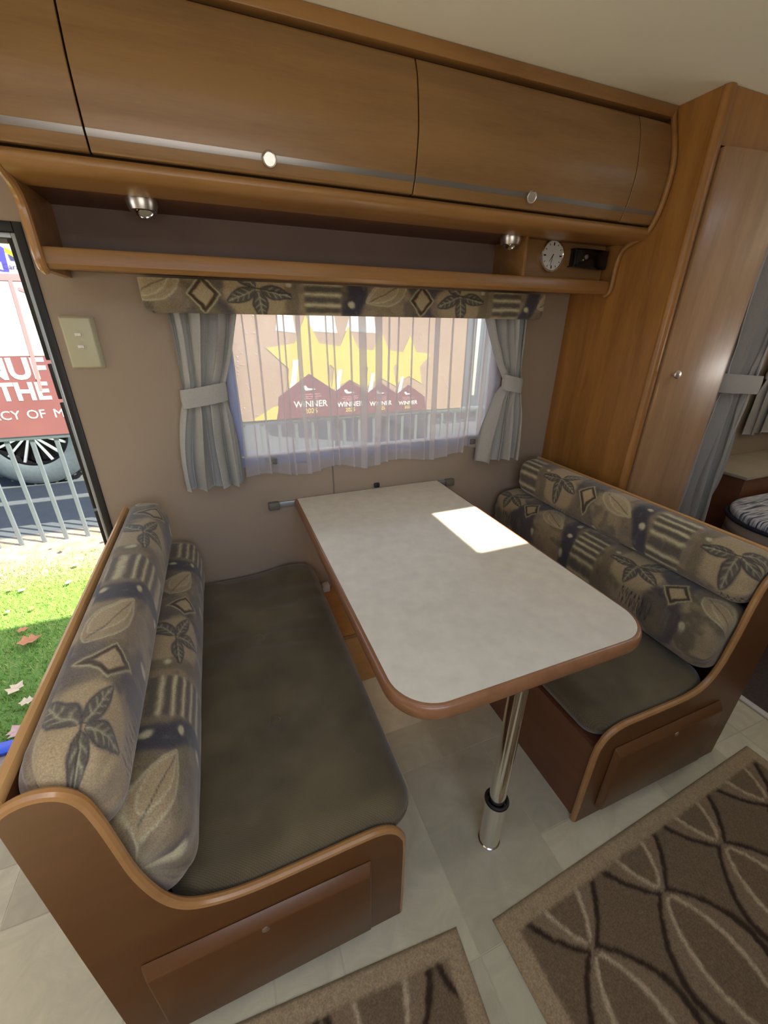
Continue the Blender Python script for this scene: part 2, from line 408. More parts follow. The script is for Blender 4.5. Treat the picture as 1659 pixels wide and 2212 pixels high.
TM = [tile_mat(i, srgb(*c)) for i, c in enumerate([(210, 205, 176), (200, 196, 168), (217, 211, 184), (194, 189, 162)])]
g = Geo(); WELL_Y, WELL_X = -0.335, -0.60
g.box((-2.8, -2.3, -0.03), (3.4, WELL_Y, -0.0012)); g.box((WELL_X, WELL_Y, -0.03), (3.4, 0, -0.0012))
floor = g.out('floor', mat('vinyl_grout', srgb(204, 199, 172), 0.5), kind='structure', smooth=False)
cell = 0.15
X0, Y0 = -1.65, -2.25
nx, ny = 21, 15
used = np.zeros((nx, ny), bool); tmesh = {}
rt = random.Random(3)
for i in range(nx):
    for j in range(ny):
        if used[i, j]: continue
        opts = [(2, 2), (2, 1), (1, 2), (1, 1), (2, 3), (3, 2)]; rt.shuffle(opts)
        for a, b in opts + [(1, 1)]:
            if i + a <= nx and j + b <= ny and not used[i:i + a, j:j + b].any(): break
        used[i:i + a, j:j + b] = True
        x0, y0 = X0 + i * cell, Y0 + j * cell; x1, y1 = x0 + a * cell, y0 + b * cell
        if x0 < WELL_X and y1 > WELL_Y:
            if y0 >= WELL_Y - 0.02: continue
            y1 = WELL_Y - 0.002
        if y0 >= -0.01: continue
        y1 = min(y1, -0.002)
        k = rt.randrange(4); key = (round(x1 - x0, 3), round(y1 - y0, 3), k)
        if key not in tmesh:
            v, f = bevel(*(lambda w, d: ([(0, 0, -.0012), (w, 0, -.0012), (w, d, -.0012), (0, d, -.0012), (0, 0, 0), (w, 0, 0), (w, d, 0), (0, d, 0)],
                        [(0, 3, 2, 1), (4, 5, 6, 7), (0, 1, 5, 4), (1, 2, 6, 5), (2, 3, 7, 6), (3, 0, 4, 7)]))(x1 - x0 - .0025, y1 - y0 - .0025), 0.0006, 1)
            me = bpy.data.meshes.new('tile'); me.from_pydata(v, [], f); me.materials.append(TM[k]); tmesh[key] = me
        o = bpy.data.objects.new('tile', tmesh[key]); COL.objects.link(o); o.parent = floor
        o.location = Vector((x0 + .00125, y0 + .00125, 0)) - ORI[floor.name]
# bedroom carpet and the metal strip
Geo().box((1.53, -2.3, 0), (1.608, -0.456, 0.006)).box((1.608, -2.3, 0), (3.4, -0.0, 0.006)).out('carpet', M['carpet'], label='dark grey-brown bedroom carpet beyond the white strip at the right edge', cat='carpet', smooth=False)
Geo().box((1.505, -2.3, 0), (1.53, -0.47, 0.008), 0.002).out('trim_2', M['whitet'], kind='structure')
# entry step well
g = Geo(); g.box((-1.6, WELL_Y, -0.32), (WELL_X, 0.02, -0.22)); g.out('trim_3', M['mat_step'], kind='structure', smooth=False)
g = Geo(); g.box((-1.6, WELL_Y - .004, -0.30), (WELL_X, WELL_Y, -0.02)); g.box((WELL_X, WELL_Y, -0.30), (WELL_X + .01, 0, -0.002)); g.out('trim_4', M['base'], kind='structure', smooth=False)
Geo().box((-1.6, WELL_Y - .02, -0.001), (WELL_X, WELL_Y + .004, 0.004), 0.0015).out('trim_5', M['whitet'], kind='structure')
Geo().box((-1.6, 0.0, -0.225), (DX1, 0.06, -0.205), 0.003).out('trim_6', M['bluesill'], kind='structure')

# door frame
door = Geo()
door.box((-0.6575, -0.004, -0.22), (-0.637, 0.02, DZ1), 0.003); door.box((DX0, -0.004, 1.534), (-0.6575, 0.02, DZ1), 0.003)
door = door.out('door_1', M['black'], kind='structure')
g = Geo(); g.box((-0.6675, 0.002, -0.22), (-0.658, 0.02, 1.5335), 0.002); g.box((DX0, 0.002, 1.521), (-0.6675, 0.02, 1.5335), 0.002); g.out('frame_channel', M['alu'], door)
for a, b in ((1.225, 1.5205), (1.115, 1.215), (0.755, 1.105), (0.45, 0.745), (-0.2, 0.44)):
    Geo().box((-0.678, 0.004, a), (-0.668, 0.022, b), 0.002).out('seal', M['black'], door)
Geo().box((DX0, 0.004, 1.510), (-0.6785, 0.022, 1.5205), 0.002).out('seal', M['greyp'], door)

# window: frame, panes, sill ledge
g = Geo(); fw = 0.035
g.box((WX0, 0.004, WZ0), (WX1, 0.04, WZ0 + .042), 0.004); g.box((WX0, 0.004, WZ1 - .03), (WX1, 0.04, WZ1), 0.004)
g.box((WX0, 0.004, WZ0 + .042), (WX0 + fw, 0.04, WZ1 - .03), 0.004); g.box((WX1 - fw, 0.004, WZ0 + .042), (WX1, 0.04, WZ1 - .03), 0.004)
win = g.out('window_1', M['bluef'], kind='structure')
Geo().box((WX0 + fw, 0.02, WZ0 + .042), (WX1 - fw, 0.024, WZ1 - .03)).out('pane', M['glass'], win, smooth=False)
Geo().box((WX0 + .005, -0.004, WZ0 + .040), (WX1 - .005, 0.006, WZ0 + .047), 0.001).out('sill_bead', M['whitet'], win)
for x in (-0.08, 0.80): Geo().box((x - .02, -0.012, WZ0 + .006), (x + .02, 0.004, WZ0 + .03), 0.004).out('window_catch', M['greyp'], win)

# ------------------------------------------------------------------ overhead cabinet
CX0, CX1 = -0.575, 1.204
CL = thing('overhead_cabinet', (0.3, 0, 1.44), 'long beech overhead cabinet with curved doors and open shelf above the window', 'cabinet')
front = [(-0.309, 1.899), (-0.326, 1.86), (-0.338, 1.80), (-0.342, 1.758), (-0.338, 1.71), (-0.330, 1.67), (-0.318, 1.637)]   # (y,z)
fr = crom(front, 5)


def fy(z):
    a = np.array(fr)[::-1]; return float(np.interp(z, a[:, 1], a[:, 0]))


# carcass
g = Geo()
g.box((CX0 + .018, -0.285, 1.61), (CX1 - .001, -0.001, H - .001)); g.out('carcass', M['dark'], CL, smooth=False)
Geo().box((CX0, -0.314, 1.9115), (CX1 - .001, -0.20, H - .0005), 0.003).out('top_rail', M['cabx'], CL)


def cab_door(x0, x1, knob=None):
    pr = fr + [(p[0] + .016, p[1]) for p in fr[::-1]]
    g = Geo().prism(pr, 'X', x0 + .0018, x1 - .0018, 0.0012, 1)
    d = g.out('cabinet_door', M['cab'], CL)
    zs = [1.672, 1.669, 1.666, 1.663, 1.660]
    v = []
    for x in (x0 + .002, x1 - .002):
        for z in zs: v.append((x, fy(z) - .0007, z))
    n = len(zs); f = [(i, i + 1, n + i + 1, n + i) for i in range(n - 1)]
    v += [(p[0], p[1] + .0015, p[2]) for p in v]
    f += [(2 * n + a, 2 * n + d2, 2 * n + c, 2 * n + b) for a, b, c, d2 in f] + [(0, n, 3 * n, 2 * n), (n - 1, 3 * n - 1, 4 * n - 1, 2 * n - 1)]
    build('inlay_strip', v, f, M['strip'], d)
    if knob:
        z = 1.664; y = fy(z)
        k = Geo().lathe([(0.007, 0.0), (0.007, .008), (0.0140, .010), (0.0158, .013), (0.0146, .0155), (0.0132, .0150), (0.0122, .0138), (0.0, .0138)], (knob, y + .001, z), d=(0, -1, -0.25))
        k.out('knob', M['steel'], d)
    return d


cab_door(CX0 + .004, -0.398); cab_door(-0.398, 0.320, -0.045); cab_door(0.320, 1.056, 0.682); cab_door(1.056, CX1 - .001)
# rounded light rail under the doors and soffit
pr = crom([(-0.312, 1.628), (-0.316, 1.618), (-0.308, 1.606), (-0.290, 1.598), (-0.262, 1.594), (-0.235, 1.586), (-0.214, 1.580), (-0.200, 1.584), (-0.198, 1.596)], 4) + [(-0.198, 1.628)]
pr = crom([(-0.311, 1.631), (-0.319, 1.622), (-0.316, 1.610), (-0.300, 1.600), (-0.270, 1.5965), (-0.235, 1.595), (-0.205, 1.595)], 4) + [(-0.205, 1.631)]
Geo().prism(pr, 'X', CX0 + .018, CX1 - .001).out('lower_rail', M['cabx'], CL)
Geo().box((CX0 + .018, -0.205, 1.600), (CX1 - .001, -0.001, 1.612)).out('soffit', M['base'], CL, smooth=False)
Geo().box((CX0 + .018, -0.012, 1.48), (CX1 - .001, -0.001, 1.600)).out('back_panel', mat('darker_shelf_board', srgb(128, 108, 96), 0.75), CL, smooth=False)  # back board coloured darker than the wall board
# shelf with its front lip
Geo().box((CX0 + .018, -0.192, 1.452), (CX1 - .001, -0.001, 1.466)).out('shelf', M['cabx'], CL, smooth=False)
pr = [(-0.186, 1.439), (-0.196, 1.441), (-0.203, 1.449), (-0.203, 1.478), (-0.200, 1.483), (-0.189, 1.483), (-0.185, 1.480)]
Geo().prism(pr, 'X', CX0 + .018, CX1 - .001).out('shelf_lip', M['cabx'], CL)
# end profile, left end panel and beads both ends
ep = [(-0.300, H - .001), (-0.309, 1.909), (-0.330, 1.85), (-0.343, 1.80), (-0.346, 1.758), (-0.342, 1.705), (-0.330, 1.655), (-0.312, 1.622), (-0.285, 1.604), (-0.252, 1.594), (-0.228, 1.580), (-0.215, 1.558), (-0.210, 1.520), (-0.209, 1.465), (-0.202, 1.444), (-0.186, 1.436)]
eps = crom(ep, 5)
prof = eps + [(-0.001, 1.436), (-0.001, H - .001)]
Geo().prism(prof, 'X', CX0, CX0 + .018).out('end_panel', M['cabx'], CL)
Geo().tube([(CX0 + .009, y, z) for y, z in eps], 0.0105, 10).out('edge_bead', M['bead'], CL)
Geo().tube([(CX1 - .0095, y - .003, z) for y, z in eps], 0.0080, 10).out('edge_bead', M['cabx'], CL)
# divider and instrument panel
Geo().box((0.800, -0.188, 1.466), (0.812, -0.012, 1.600), 0.002).out('divider', M['cabx'], CL)
Geo().box((0.812, -0.150, 1.466), (CX1 - .010, -0.138, 1.600)).out('instrument_panel', M['cab'], CL, smooth=False)

# clock
ck = thing('clock', (0.945, -0.150, 1.512), 'round white clock with thin metal rim on the shelf end panel', 'clock')
c0 = (0.945, -0.150, 1.556); R0 = 0.049
Geo().lathe([(R0, 0), (R0 + .002, .006), (R0 + .001, .010), (R0 - .003, .011), (R0 - .005, .008), (0, .008)], c0, d=(0, -1, 0), n=48).out('bezel', M['chrome'], ck)
Geo().lathe([(R0 - .005, .0082), (R0 - .005, .0092), (0, .0092)], c0, d=(0, -1, 0), n=48).out('clock_face', mat('clock_face_paper', srgb(215, 212, 205), 0.3), ck)
g = Geo()
for k in range(12):
    a = k * PI / 6; r1, r2, w = (0.030, 0.040, 0.0022) if k % 3 == 0 else (0.034, 0.040, 0.001)
    d = Vector((math.sin(a), 0, math.cos(a))); p = Vector((math.cos(a), 0, -math.sin(a)))
    q = [Vector(c0) + Vector((0, -.0098, 0)) + d * r + p * s for r, s in ((r1, -w), (r2, -w), (r2, w), (r1, w))]
    g.add(q + [x + Vector((0, .0006, 0)) for x in q], [(0, 1, 2, 3), (7, 6, 5, 4), (0, 4, 5, 1), (1, 5, 6, 2), (2, 6, 7, 3), (3, 7, 4, 0)])
g.out('hour_marks', M['blackg'], ck, smooth=False)
for L_, w, a in ((0.022, .0016, math.radians(215)), (0.032, .0011, math.radians(190))):
    d = Vector((math.sin(a), 0, math.cos(a))); p = Vector((math.cos(a), 0, -math.sin(a))); b = Vector(c0) + Vector((0, -.0105, 0))
    q = [b - d * .005 - p * w, b + d * L_ - p * w * .4, b + d * L_ + p * w * .4, b - d * .005 + p * w]
    Geo().add(q + [x + Vector((0, .0006, 0)) for x in q], [(0, 1, 2, 3), (7, 6, 5, 4), (0, 4, 5, 1), (1, 5, 6, 2), (2, 6, 7, 3), (3, 7, 4, 0)]).out('clock_hand', M['blackg'], ck, smooth=False)
# black device
rd = thing('control_panel', (1.13, -0.150, 1.53), 'black plastic control unit beside the clock on the shelf end panel', 'control panel')
pr = crom([(1.032, 1.575), (1.032, 1.530), (1.038, 1.526), (1.180, 1.522), (1.196, 1.535), (1.198, 1.568), (1.192, 1.582), (1.040, 1.583)], 3, True)
pr = [(min(x, 1.190), z) for x, z in pr]
Geo().prism(pr, 'Y', -0.1725, -0.1505, 0.003).out('housing', M['blackg'], rd)
Geo().box((1.044, -0.176, 1.533), (1.052, -0.1725, 1.576), 0.002).out('slider', M['black'], rd)
Geo().lathe([(0.008, 0), (0.008, .004), (0.005, .007), (0, .008)], (1.085, -0.1725, 1.558), d=(0, -1, 0), n=20).out('indicator_lens', M['glass'] if False else M['greyp'], rd)
Geo().lathe([(0.0035, 0), (0.0035, .004), (0, .005)], (1.072, -0.1725, 1.548), d=(0, -1, 0), n=14).out('button', M['chrome'], rd)

# downlights under the cabinet
def downlight(x, label):
    t = thing('downlight', (x, -0.162, 1.575), label, 'light', 'silver downlights under the overhead cabinet')
    Geo().lathe([(0.035, 0), (0.035, .003), (0.034, .013), (0.030, .025), (0.028, .026), (0, .024)], (x, -0.162, 1.5995), d=(0, 0, -1), n=36).out('housing', M['steel'], t)
    dd = Vector((0.32, -0.45, -1)).normalized()
    s = Vector((x, -0.162, 1.586)); prof = [(0.024 * math.sin(a), 0.020 - 0.024 * math.cos(a)) for a in np.linspace(0.35, 2.1, 9)]
    Geo().lathe([(0.022, -.006), (0.025, .004), (0.024, .012), (0.021, .017), (0.018, .018), (0.016, .013), (0.0, .011)], s, d=dd, n=30).out('swivel_ball', M['chrome'], t)
    Geo().lathe([(0.0155, .0115), (0.0155, .0155), (0.010, .0158), (0, .0145)], s, d=dd, n=24).out('lamp_lens', mat('frosted_lens', srgb(190, 185, 170), 0.2), t)


downlight(-0.335, 'silver swivel downlight near the left end of the overhead cabinet')
downlight(0.757, 'silver swivel downlight near the clock under the overhead cabinet')

# ------------------------------------------------------------------ wardrobe
wr = thing('wardrobe', (1.4, -0.23, 0), 'tall beech wardrobe with one curved door to the right of the dinette', 'wardrobe')
Geo().box((1.204, -0.440, 0.0), (1.222, -0.001, H - .001)).out('side_panel', M['ward'], wr, smooth=False)
Geo().box((1.59, -0.452, 0.0), (1.606, -0.001, H - .001), 0.002).out('side_panel', M['ward'], wr)
pts = [(1.211 + 0.013 * math.cos(a) * 1.0, -0.4405 + 0.016 * math.sin(a)) for a in np.linspace(PI, 1.6 * PI + PI * .4, 14)]
pr = [(1.204, -0.438)] + [(1.220 + 0.018 * math.cos(a), -0.442 + 0.018 * math.sin(a)) for a in np.linspace(PI, 1.55 * PI, 8)] + [(1.232, -0.458), (1.232, -0.438)]
Geo().prism(pr, 'Z', 0.0, H - .001).out('corner_post', M['ward'], wr)
Geo().box((1.232, -0.452, 1.812), (1.59, -0.436, H - .001)).out('header_panel', M['ward'], wr, smooth=False)
Geo().box((1.232, -0.430, 0.0), (1.59, -0.422, 1.812)).out('inner_lining', M['dark'], wr, smooth=False)
dp = [(1.240 + (1.588 - 1.240) * t, -0.466 - 0.022 * math.sin(PI * t) ** 0.8) for t in np.linspace(0, 1, 25)]
pr = dp + [(x, y + .018) for x, y in dp[::-1]]
wd = Geo().prism(pr, 'Z', 0.06, 1.806, 0.002).out('wardrobe_door', M['wdoor'], wr)
Geo().lathe([(0.006, 0), (0.006, .010), (0.0125, .013), (0.0145, .018), (0.012, .022), (0, .0235)], (1.281, -0.479, 1.178), d=(-0.1, -1, 0), n=28).out('knob', M['steel'], wd)

# ------------------------------------------------------------------ benches
LP = [(-0.560, 0.0), (-0.562, 0.40), (-0.562, 0.742), (-0.552, 0.765), (-0.523, 0.775), (-0.495, 0.766), (-0.478, 0.740), (-0.470, 0.692), (-0.465, 0.633), (-0.457, 0.545), (-0.438, 0.462), (-0.410, 0.410), (-0.365, 0.383), (-0.300, 0.370), (-0.200, 0.370), (-0.100, 0.373), (-0.045, 0.370), (-0.014, 0.350), (0.004, 0.315), (0.006, 0.28), (0.006, 0.0)]
RP = [(1.175, 0.0), (1.178, 0.40), (1.178, 0.745), (1.160, 0.772), (1.110, 0.785), (1.065, 0.770), (1.035, 0.740), (1.018, 0.705), (1.010, 0.640), (1.005, 0.565), (0.992, 0.470), (0.970, 0.415), (0.935, 0.384), (0.880, 0.371), (0.800, 0.370), (0.700, 0.372), (0.640, 0.372), (0.595, 0.355), (0.572, 0.318), (0.568, 0.28), (0.568, 0.0)]
YE = -1.064


def bench(side):
    P = LP if side < 0 else RP
    lab = ('left-hand dinette bench with cherry timber end panel and raised drawer front' if side < 0 else 'right-hand dinette bench with cherry timber end panel and raised drawer front')
    xs = [p[0] for p in P]; t = thing('bench', ((min(xs) + max(xs)) / 2, -0.53, 0), lab, 'bench', 'dinette benches')
    core = crom(P[2:-2], 5); poly = [P[0], P[1]] + core + [P[-2], P[-1]]
    Geo().prism(poly, 'Y', YE, YE + .018).out('end_panel', M['panel'], t)
    bead = [(x, YE + .009, z) for x, z in core if True] + [(P[-2][0], YE + .009, P[-2][1]), (P[-1][0], YE + .009, 0.001)]
    if side > 0: pass
    Geo().tube(bead, 0.0092, 10).out('edge_bead', M['bead'], t)
    # drawer front
    if side < 0: x0, x1, xk = -0.500, -0.068, -0.29
    else: x0, x1, xk = 0.624, 1.060, 0.85
    a = [(x0, YE - .001, 0.045), (x1, YE - .001, 0.045), (x1, YE - .001, 0.300), (x0, YE - .001, 0.300)]
    s = 0.021
    b = [(x0 + s * .4, YE - .020, 0.050), (x1 - s * .4, YE - .020, 0.050), (x1 - s * .4, YE - .020, 0.300 - s), (x0 + s * .4, YE - .020, 0.300 - s)]
    v, f = fixnormals(a + b, [(0, 1, 2, 3), (4, 5, 6, 7), (0, 1, 5, 4), (1, 2, 6, 5), (2, 3, 7, 6), (3, 0, 4, 7)], 0.003, 2)
    d = build('drawer_front', v, f, M['panel'], t)
    Geo().lathe([(0.0075, 0), (0.0075, .002), (0.005, .003), (0, .0025)], (xk, YE - .020, 0.272), d=(0, -1, 0), n=20).out('drawer_catch', M['steel'], d)
    # seat box: front, top deck, back board, top rail
    if side < 0:
        Geo().box((-0.030, YE + .019, 0.0), (-0.014, -0.002, 0.290)).out('front_panel', M['base'], t, smooth=False)
        Geo().box((-0.540, YE + .019, 0.278), (-0.031, -0.002, 0.292)).out('seat_deck', M['base'], t, smooth=False)
        Geo().box((-0.572, YE + .019, 0.0), (-0.557, -0.085, 0.765)).out('back_board', M['base'], t, smooth=False)
        xr = -0.5645
    else:
        Geo().box((0.572, YE + .019, 0.0), (0.586, -0.002, 0.298)).out('front_panel', M['base'], t, smooth=False)
        Geo().box((0.587, YE + .019, 0.285), (1.098, -0.002, 0.299)).out('seat_deck', M['base'], t, smooth=False)
        Geo().box((1.100, YE + .019, 0.0), (1.115, -0.085, 0.765)).out('back_board', M['base'], t, smooth=False)
        xr = 1.1075
    Geo().prism([(xr - .009, .7655), (xr - .009, .774), (xr - .006, .780), (xr, .783), (xr + .006, .780), (xr + .009, .774), (xr + .009, .7655)], 'Y', YE + .019, -0.085).out('top_rail', M['railw'], t)
    return t


bench(-1); bench(1)


def cushion(name, x0, x1, y0, y1, z0, z1, label, group, buttons, wr_side):
    """seat cushion: rounded, crowned, slightly wrinkled"""
    cx, cy = (x0 + x1) / 2, (y0 + y1) / 2; hx, hy = (x1 - x0) / 2, (y1 - y0) / 2; zc = (z0 + z1) / 2; hz = (z1 - z0) / 2
    nu, nv = 60, 110
    V = []; 
    U_, V_ = np.meshgrid(np.linspace(-1, 1, nu), np.linspace(-1, 1, nv), indexing='ij')
    # superellipse mapping per sheet
    def sheet(sign):
        e = 0.13
        X = np.sign(U_) * (1 - (1 - np.abs(U_)) ** 1.6); Y = np.sign(V_) * (1 - (1 - np.abs(V_)) ** 1.6)
        # edge roundness height profile
        ex = (hx - np.abs(X) * hx); ey = (hy - np.abs(Y) * hy); r = 0.045
        fx = np.where(ex < r, np.sqrt(np.maximum(0, 1 - (1 - ex / r) ** 2)), 1); fyy = np.where(ey < r, np.sqrt(np.maximum(0, 1 - (1 - ey / r) ** 2)), 1)
        h = hz * np.minimum(fx, fyy) * (0.92 + 0.08 * (1 - X ** 2) * (1 - Y ** 2))
        # corner rounding in plan
        rc = 0.06; px = np.abs(X) * hx - (hx - rc); py = np.abs(Y) * hy - (hy - rc)
        k = (px > 0) & (py > 0); L = np.hypot(px, py) + 1e-9; m2 = np.maximum(px, py)
        sc = np.where(k, m2 / L, 1); PX = np.where(k, np.sign(X) * (hx - rc + px * sc), X * hx); PY = np.where(k, np.sign(Y) * (hy - rc + py * sc), Y * hy)
        xx = cx + PX; yy = cy + PY
        if sign > 0:
            h = h + 0.004 * (vnoise(xx * 9 + 3, yy * 6, 5) - 0.5) * np.minimum(fx, fyy)
            wv = 0.0035 * np.sin((yy * 1.0 + 0.25 * xx) * 95 + 4 * vnoise(xx * 8, yy * 8, 9)) * np.clip((np.abs(xx - wr_side) < 0.16) * (1 - np.abs(xx - wr_side) / 0.16), 0, 1) * np.exp(-((yy + 0.40) / 0.13) ** 2)
            h = h + wv * np.minimum(fx, fyy)
            h = h + (0.022 * np.exp(-((xx - x1 + .10) ** 2 / .010 + (yy - y1 + .05) ** 2 / .008)) * np.minimum(fx, fyy) if buttons else 0)
            h = h + .0025 * np.sin(yy * 60 + 3 * vnoise(xx * 7, yy * 9, 15)) * (vnoise(xx * 4, yy * 5, 16) > .55) * np.minimum(fx, fyy) if buttons else h
            for bx, by in buttons:
                d2 = (xx - bx) ** 2 + (yy - by) ** 2; h = h - 0.016 * np.exp(-d2 / 0.03 ** 2) - 0.006 * np.exp(-d2 / 0.09 ** 2)
        return np.stack([xx, yy, zc + sign * h], -1).reshape(-1, 3)
    top, bot = sheet(1), sheet(-1)
    f1 = grid(nu, nv); n = nu * nv
    f = f1 + [tuple(n + i for i in q[::-1]) for q in f1]
    ring = [i * nv for i in range(nu)] + [(nu - 1) * nv + j for j in range(1, nv)] + [i * nv + nv - 1 for i in range(nu - 2, -1, -1)] + [j for j in range(nv - 2, 0, -1)]
    for i in range(len(ring)):
        a, b = ring[i], ring[(i + 1) % len(ring)]; f.append((a, b, n + b, n + a)[::-1])
    t = thing(name, (cx, cy, z0), label, 'cushion', group)
    build('cushion_pad', np.vstack([top, bot]), f, M['seat'], t, sharp=0)
    for bx, by in buttons:
        Geo().lathe([(0.013, 0), (0.014, .004), (0.012, .008), (0.006, .0105), (0, .011)], (bx, by, z1 - .021), n=20).out('button', M['seat'], t)


cushion('seat_cushion', -0.445, 0.046, -1.0445, -0.006, 0.293, 0.412, 'olive brown woven seat cushion with two buttons on the left bench', 'woven seat cushions', [(-0.222, -0.40), (-0.213, -0.735)], -0.12)
cushion('seat_cushion', 0.560, 1.010, -1.0445, -0.006, 0.300, 0.408, 'olive brown woven seat cushion on the right bench, behind the table', 'woven seat cushions', [], 5)

# ---- tapestry print -------------------------------------------------
C = lambda r, g_, b: np.array(srgb(r, g_, b)[:3])
TP = 0.64


def sm(d, w=0.0022): return 1 / (1 + np.exp(np.clip(d / w, -40, 40)))      # 1 inside (d<0)


def tapestry(u, w, seed=0):
    """u metres along, w metres across; returns colours"""
    jx = (vnoise(u * 60, w * 60, 11) - .5) * 0.006; jy = (vnoise(u * 60, w * 60, 12) - .5) * 0.006
    uu = np.mod(u, TP) + jx; ww = w + jy
    n1 = vnoise(u * 9, w * 9, 1 + seed); n2 = vnoise(u * 16 + 5, w * 22, 2 + seed); n3 = vnoise(u * 70, w * 30, 3)
    c = np.empty(u.shape + (3,)); beige, olive, mauve, navy, sand, dk, cream, brown = C(150, 133, 104), C(116, 104, 79), C(124, 108, 100), C(66, 63, 70), C(166, 147, 113), C(86, 80, 70), C(190, 182, 148), C(78, 60, 44)
    def mix(m2, col):
        nonlocal c
        m2 = np.clip(m2, 0, 1)[..., None]; c = c * (1 - m2) + col * m2
    c[...] = olive
    mix(sm(0.48 - n1, .05), beige); mix(sm(n2 - 0.36, .03) * .7, mauve); mix(sm(0.62 - n2, .02) * .7, dk); mix(np.clip((vnoise(u * 34, w * 30, 31) - .5) * 2.2, -.0, 1) * .45, mauve * .8); mix(np.clip((vnoise(u * 28, w * 34, 37) - .55) * 3, 0, 1) * .35, sand)
    per = lambda c0: (np.mod(uu - c0 + TP / 2, TP) - TP / 2)
    # sprig ground: big sand disc
    d = np.hypot(per(0.105), (ww - 0.085) * 0.85) - 0.088 + (n1 - .5) * .03; mix(sm(d, .003), sand)
    # navy blotches round the diamond
    du = per(0.235); d = np.abs(du + (n2 - .5) * .06) - 0.05 - 0.02 * np.sin(ww * 40); mix(sm(d, .004) * sm(0.42 - n1, .05) * .9, navy)
    # navy band with dots
    du = per(0.475); d = np.abs(du + 0.02 * np.sin(ww * 22) + (n1 - .5) * .03) - 0.030; mix(sm(d, .003), navy)
    # stripe block
    du = per(0.562); blk = sm(np.abs(du) - 0.055 + (n2 - .5) * .012, .002) * sm(np.abs(ww - 0.12) - 0.115, .003)
    mix(blk, beige * .95); st = np.mod(ww, 0.032) - 0.016
    mix(blk * sm(np.abs(st) - 0.0075 + (n3 - .5) * .004, .0012), dk * 1.15); st2 = np.mod(ww + .016, 0.032) - 0.016
    mix(blk * sm(np.abs(st2) - 0.0035 + (n3 - .5) * .003, .001), cream)
    # brown-mauve bar after the stripes
    du = per(0.016); mix(sm(np.abs(du + (n1 - .5) * .02) - 0.018, .002) * .85, olive * .8 + mauve * .15)
    # big pale leaf
    def leaf(c0, w0, L, Wd, ang, fill, edge, vein, fa=1.0, veins=True, ew=0.0018):
        a = per(c0); b = ww - w0; x = a * math.cos(ang) + b * math.sin(ang); y = -a * math.sin(ang) + b * math.cos(ang)
        t = np.clip(x / L + .5, 0, 1); half = Wd * np.sin(PI * t) ** 0.75 * (1.15 - .45 * t); inside = (x > -L / 2) & (x < L / 2)
        d = np.where(inside, np.abs(y) - half, 0.02)
        mix(sm(d, .0015) * fa, fill)
        if veins:
            vv = np.mod(x * 1.0 - np.abs(y) * 0.9, 0.017) - .0085
            mix(sm(d + .004, .0015) * sm(np.abs(vv) - .0016, .0008) * .8, vein); mix(sm(d, .001) * sm(np.abs(y) - .0015, .0008), vein)
        mix(sm(np.abs(d + .001) - ew, .0009) * inside, edge)
    leaf(0.365, 0.085, 0.150, 0.045, 0.45, sand * .95, cream * .9, brown, .8, False); 
    leaf(0.375, 0.085, 0.120, 0.030, 0.55, sand * 1.02, cream, dk, .9, False, .0012)
    a = per(0.365); b = ww - 0.085; mix(sm(np.abs(b * math.cos(.5) - a * math.sin(.5)) - .0013, .0007) * sm(np.abs(a) - .055, .002), dk * .7)
    # sprig of four dark leaves
    for ang in (0.45, 1.65, -0.75, 2.9):
        L_ = 0.088
        leaf(0.105 + math.cos(ang) * .050, 0.085 + math.sin(ang) * .050, L_, 0.021, ang, dk * 1.05, navy * .85, cream * .72, 1.0, True)
    a = per(0.105); b = ww - 0.085; mix(sm(np.abs(b + a * .15) - .0022, .0008) * (a < 0.01) * (a > -0.09), dk * .55)
    # diamond
    a = per(0.245); b = ww - 0.105; d = np.abs(a) / 1.0 + np.abs(b) / 1.35 - 0.030
    mix(sm(d - 0.016, .002), olive * .9); mix(sm(np.abs(d - .011) - .002, .001), cream * .9); mix(sm(d - .0075, .0012), brown * .75); mix(sm(d + .004, .0012), sand * 1.05)
    # zigzag scribble
    a = per(0.150); zz = 0.205 + 0.016 * (2 / PI) * np.arcsin(np.sin(a * 2 * PI / 0.014)) + a * .1
    mix(sm(np.abs(ww - zz) - .0045, .0009) * sm(np.abs(a) - .052, .001), brown * .45)
    # dots
    for c0, w0, r in ((0.470, 0.05, .0085), (0.478, 0.125, .0095), (0.466, 0.20, .008), (0.022, 0.07, .008), (0.30, 0.195, .009)):
        mix(sm(np.hypot(per(c0), ww - w0) - r, .0012), cream * 1.02)
    mix(np.clip((n3 - .62) * 2, 0, 1) * .25, cream)
    return c


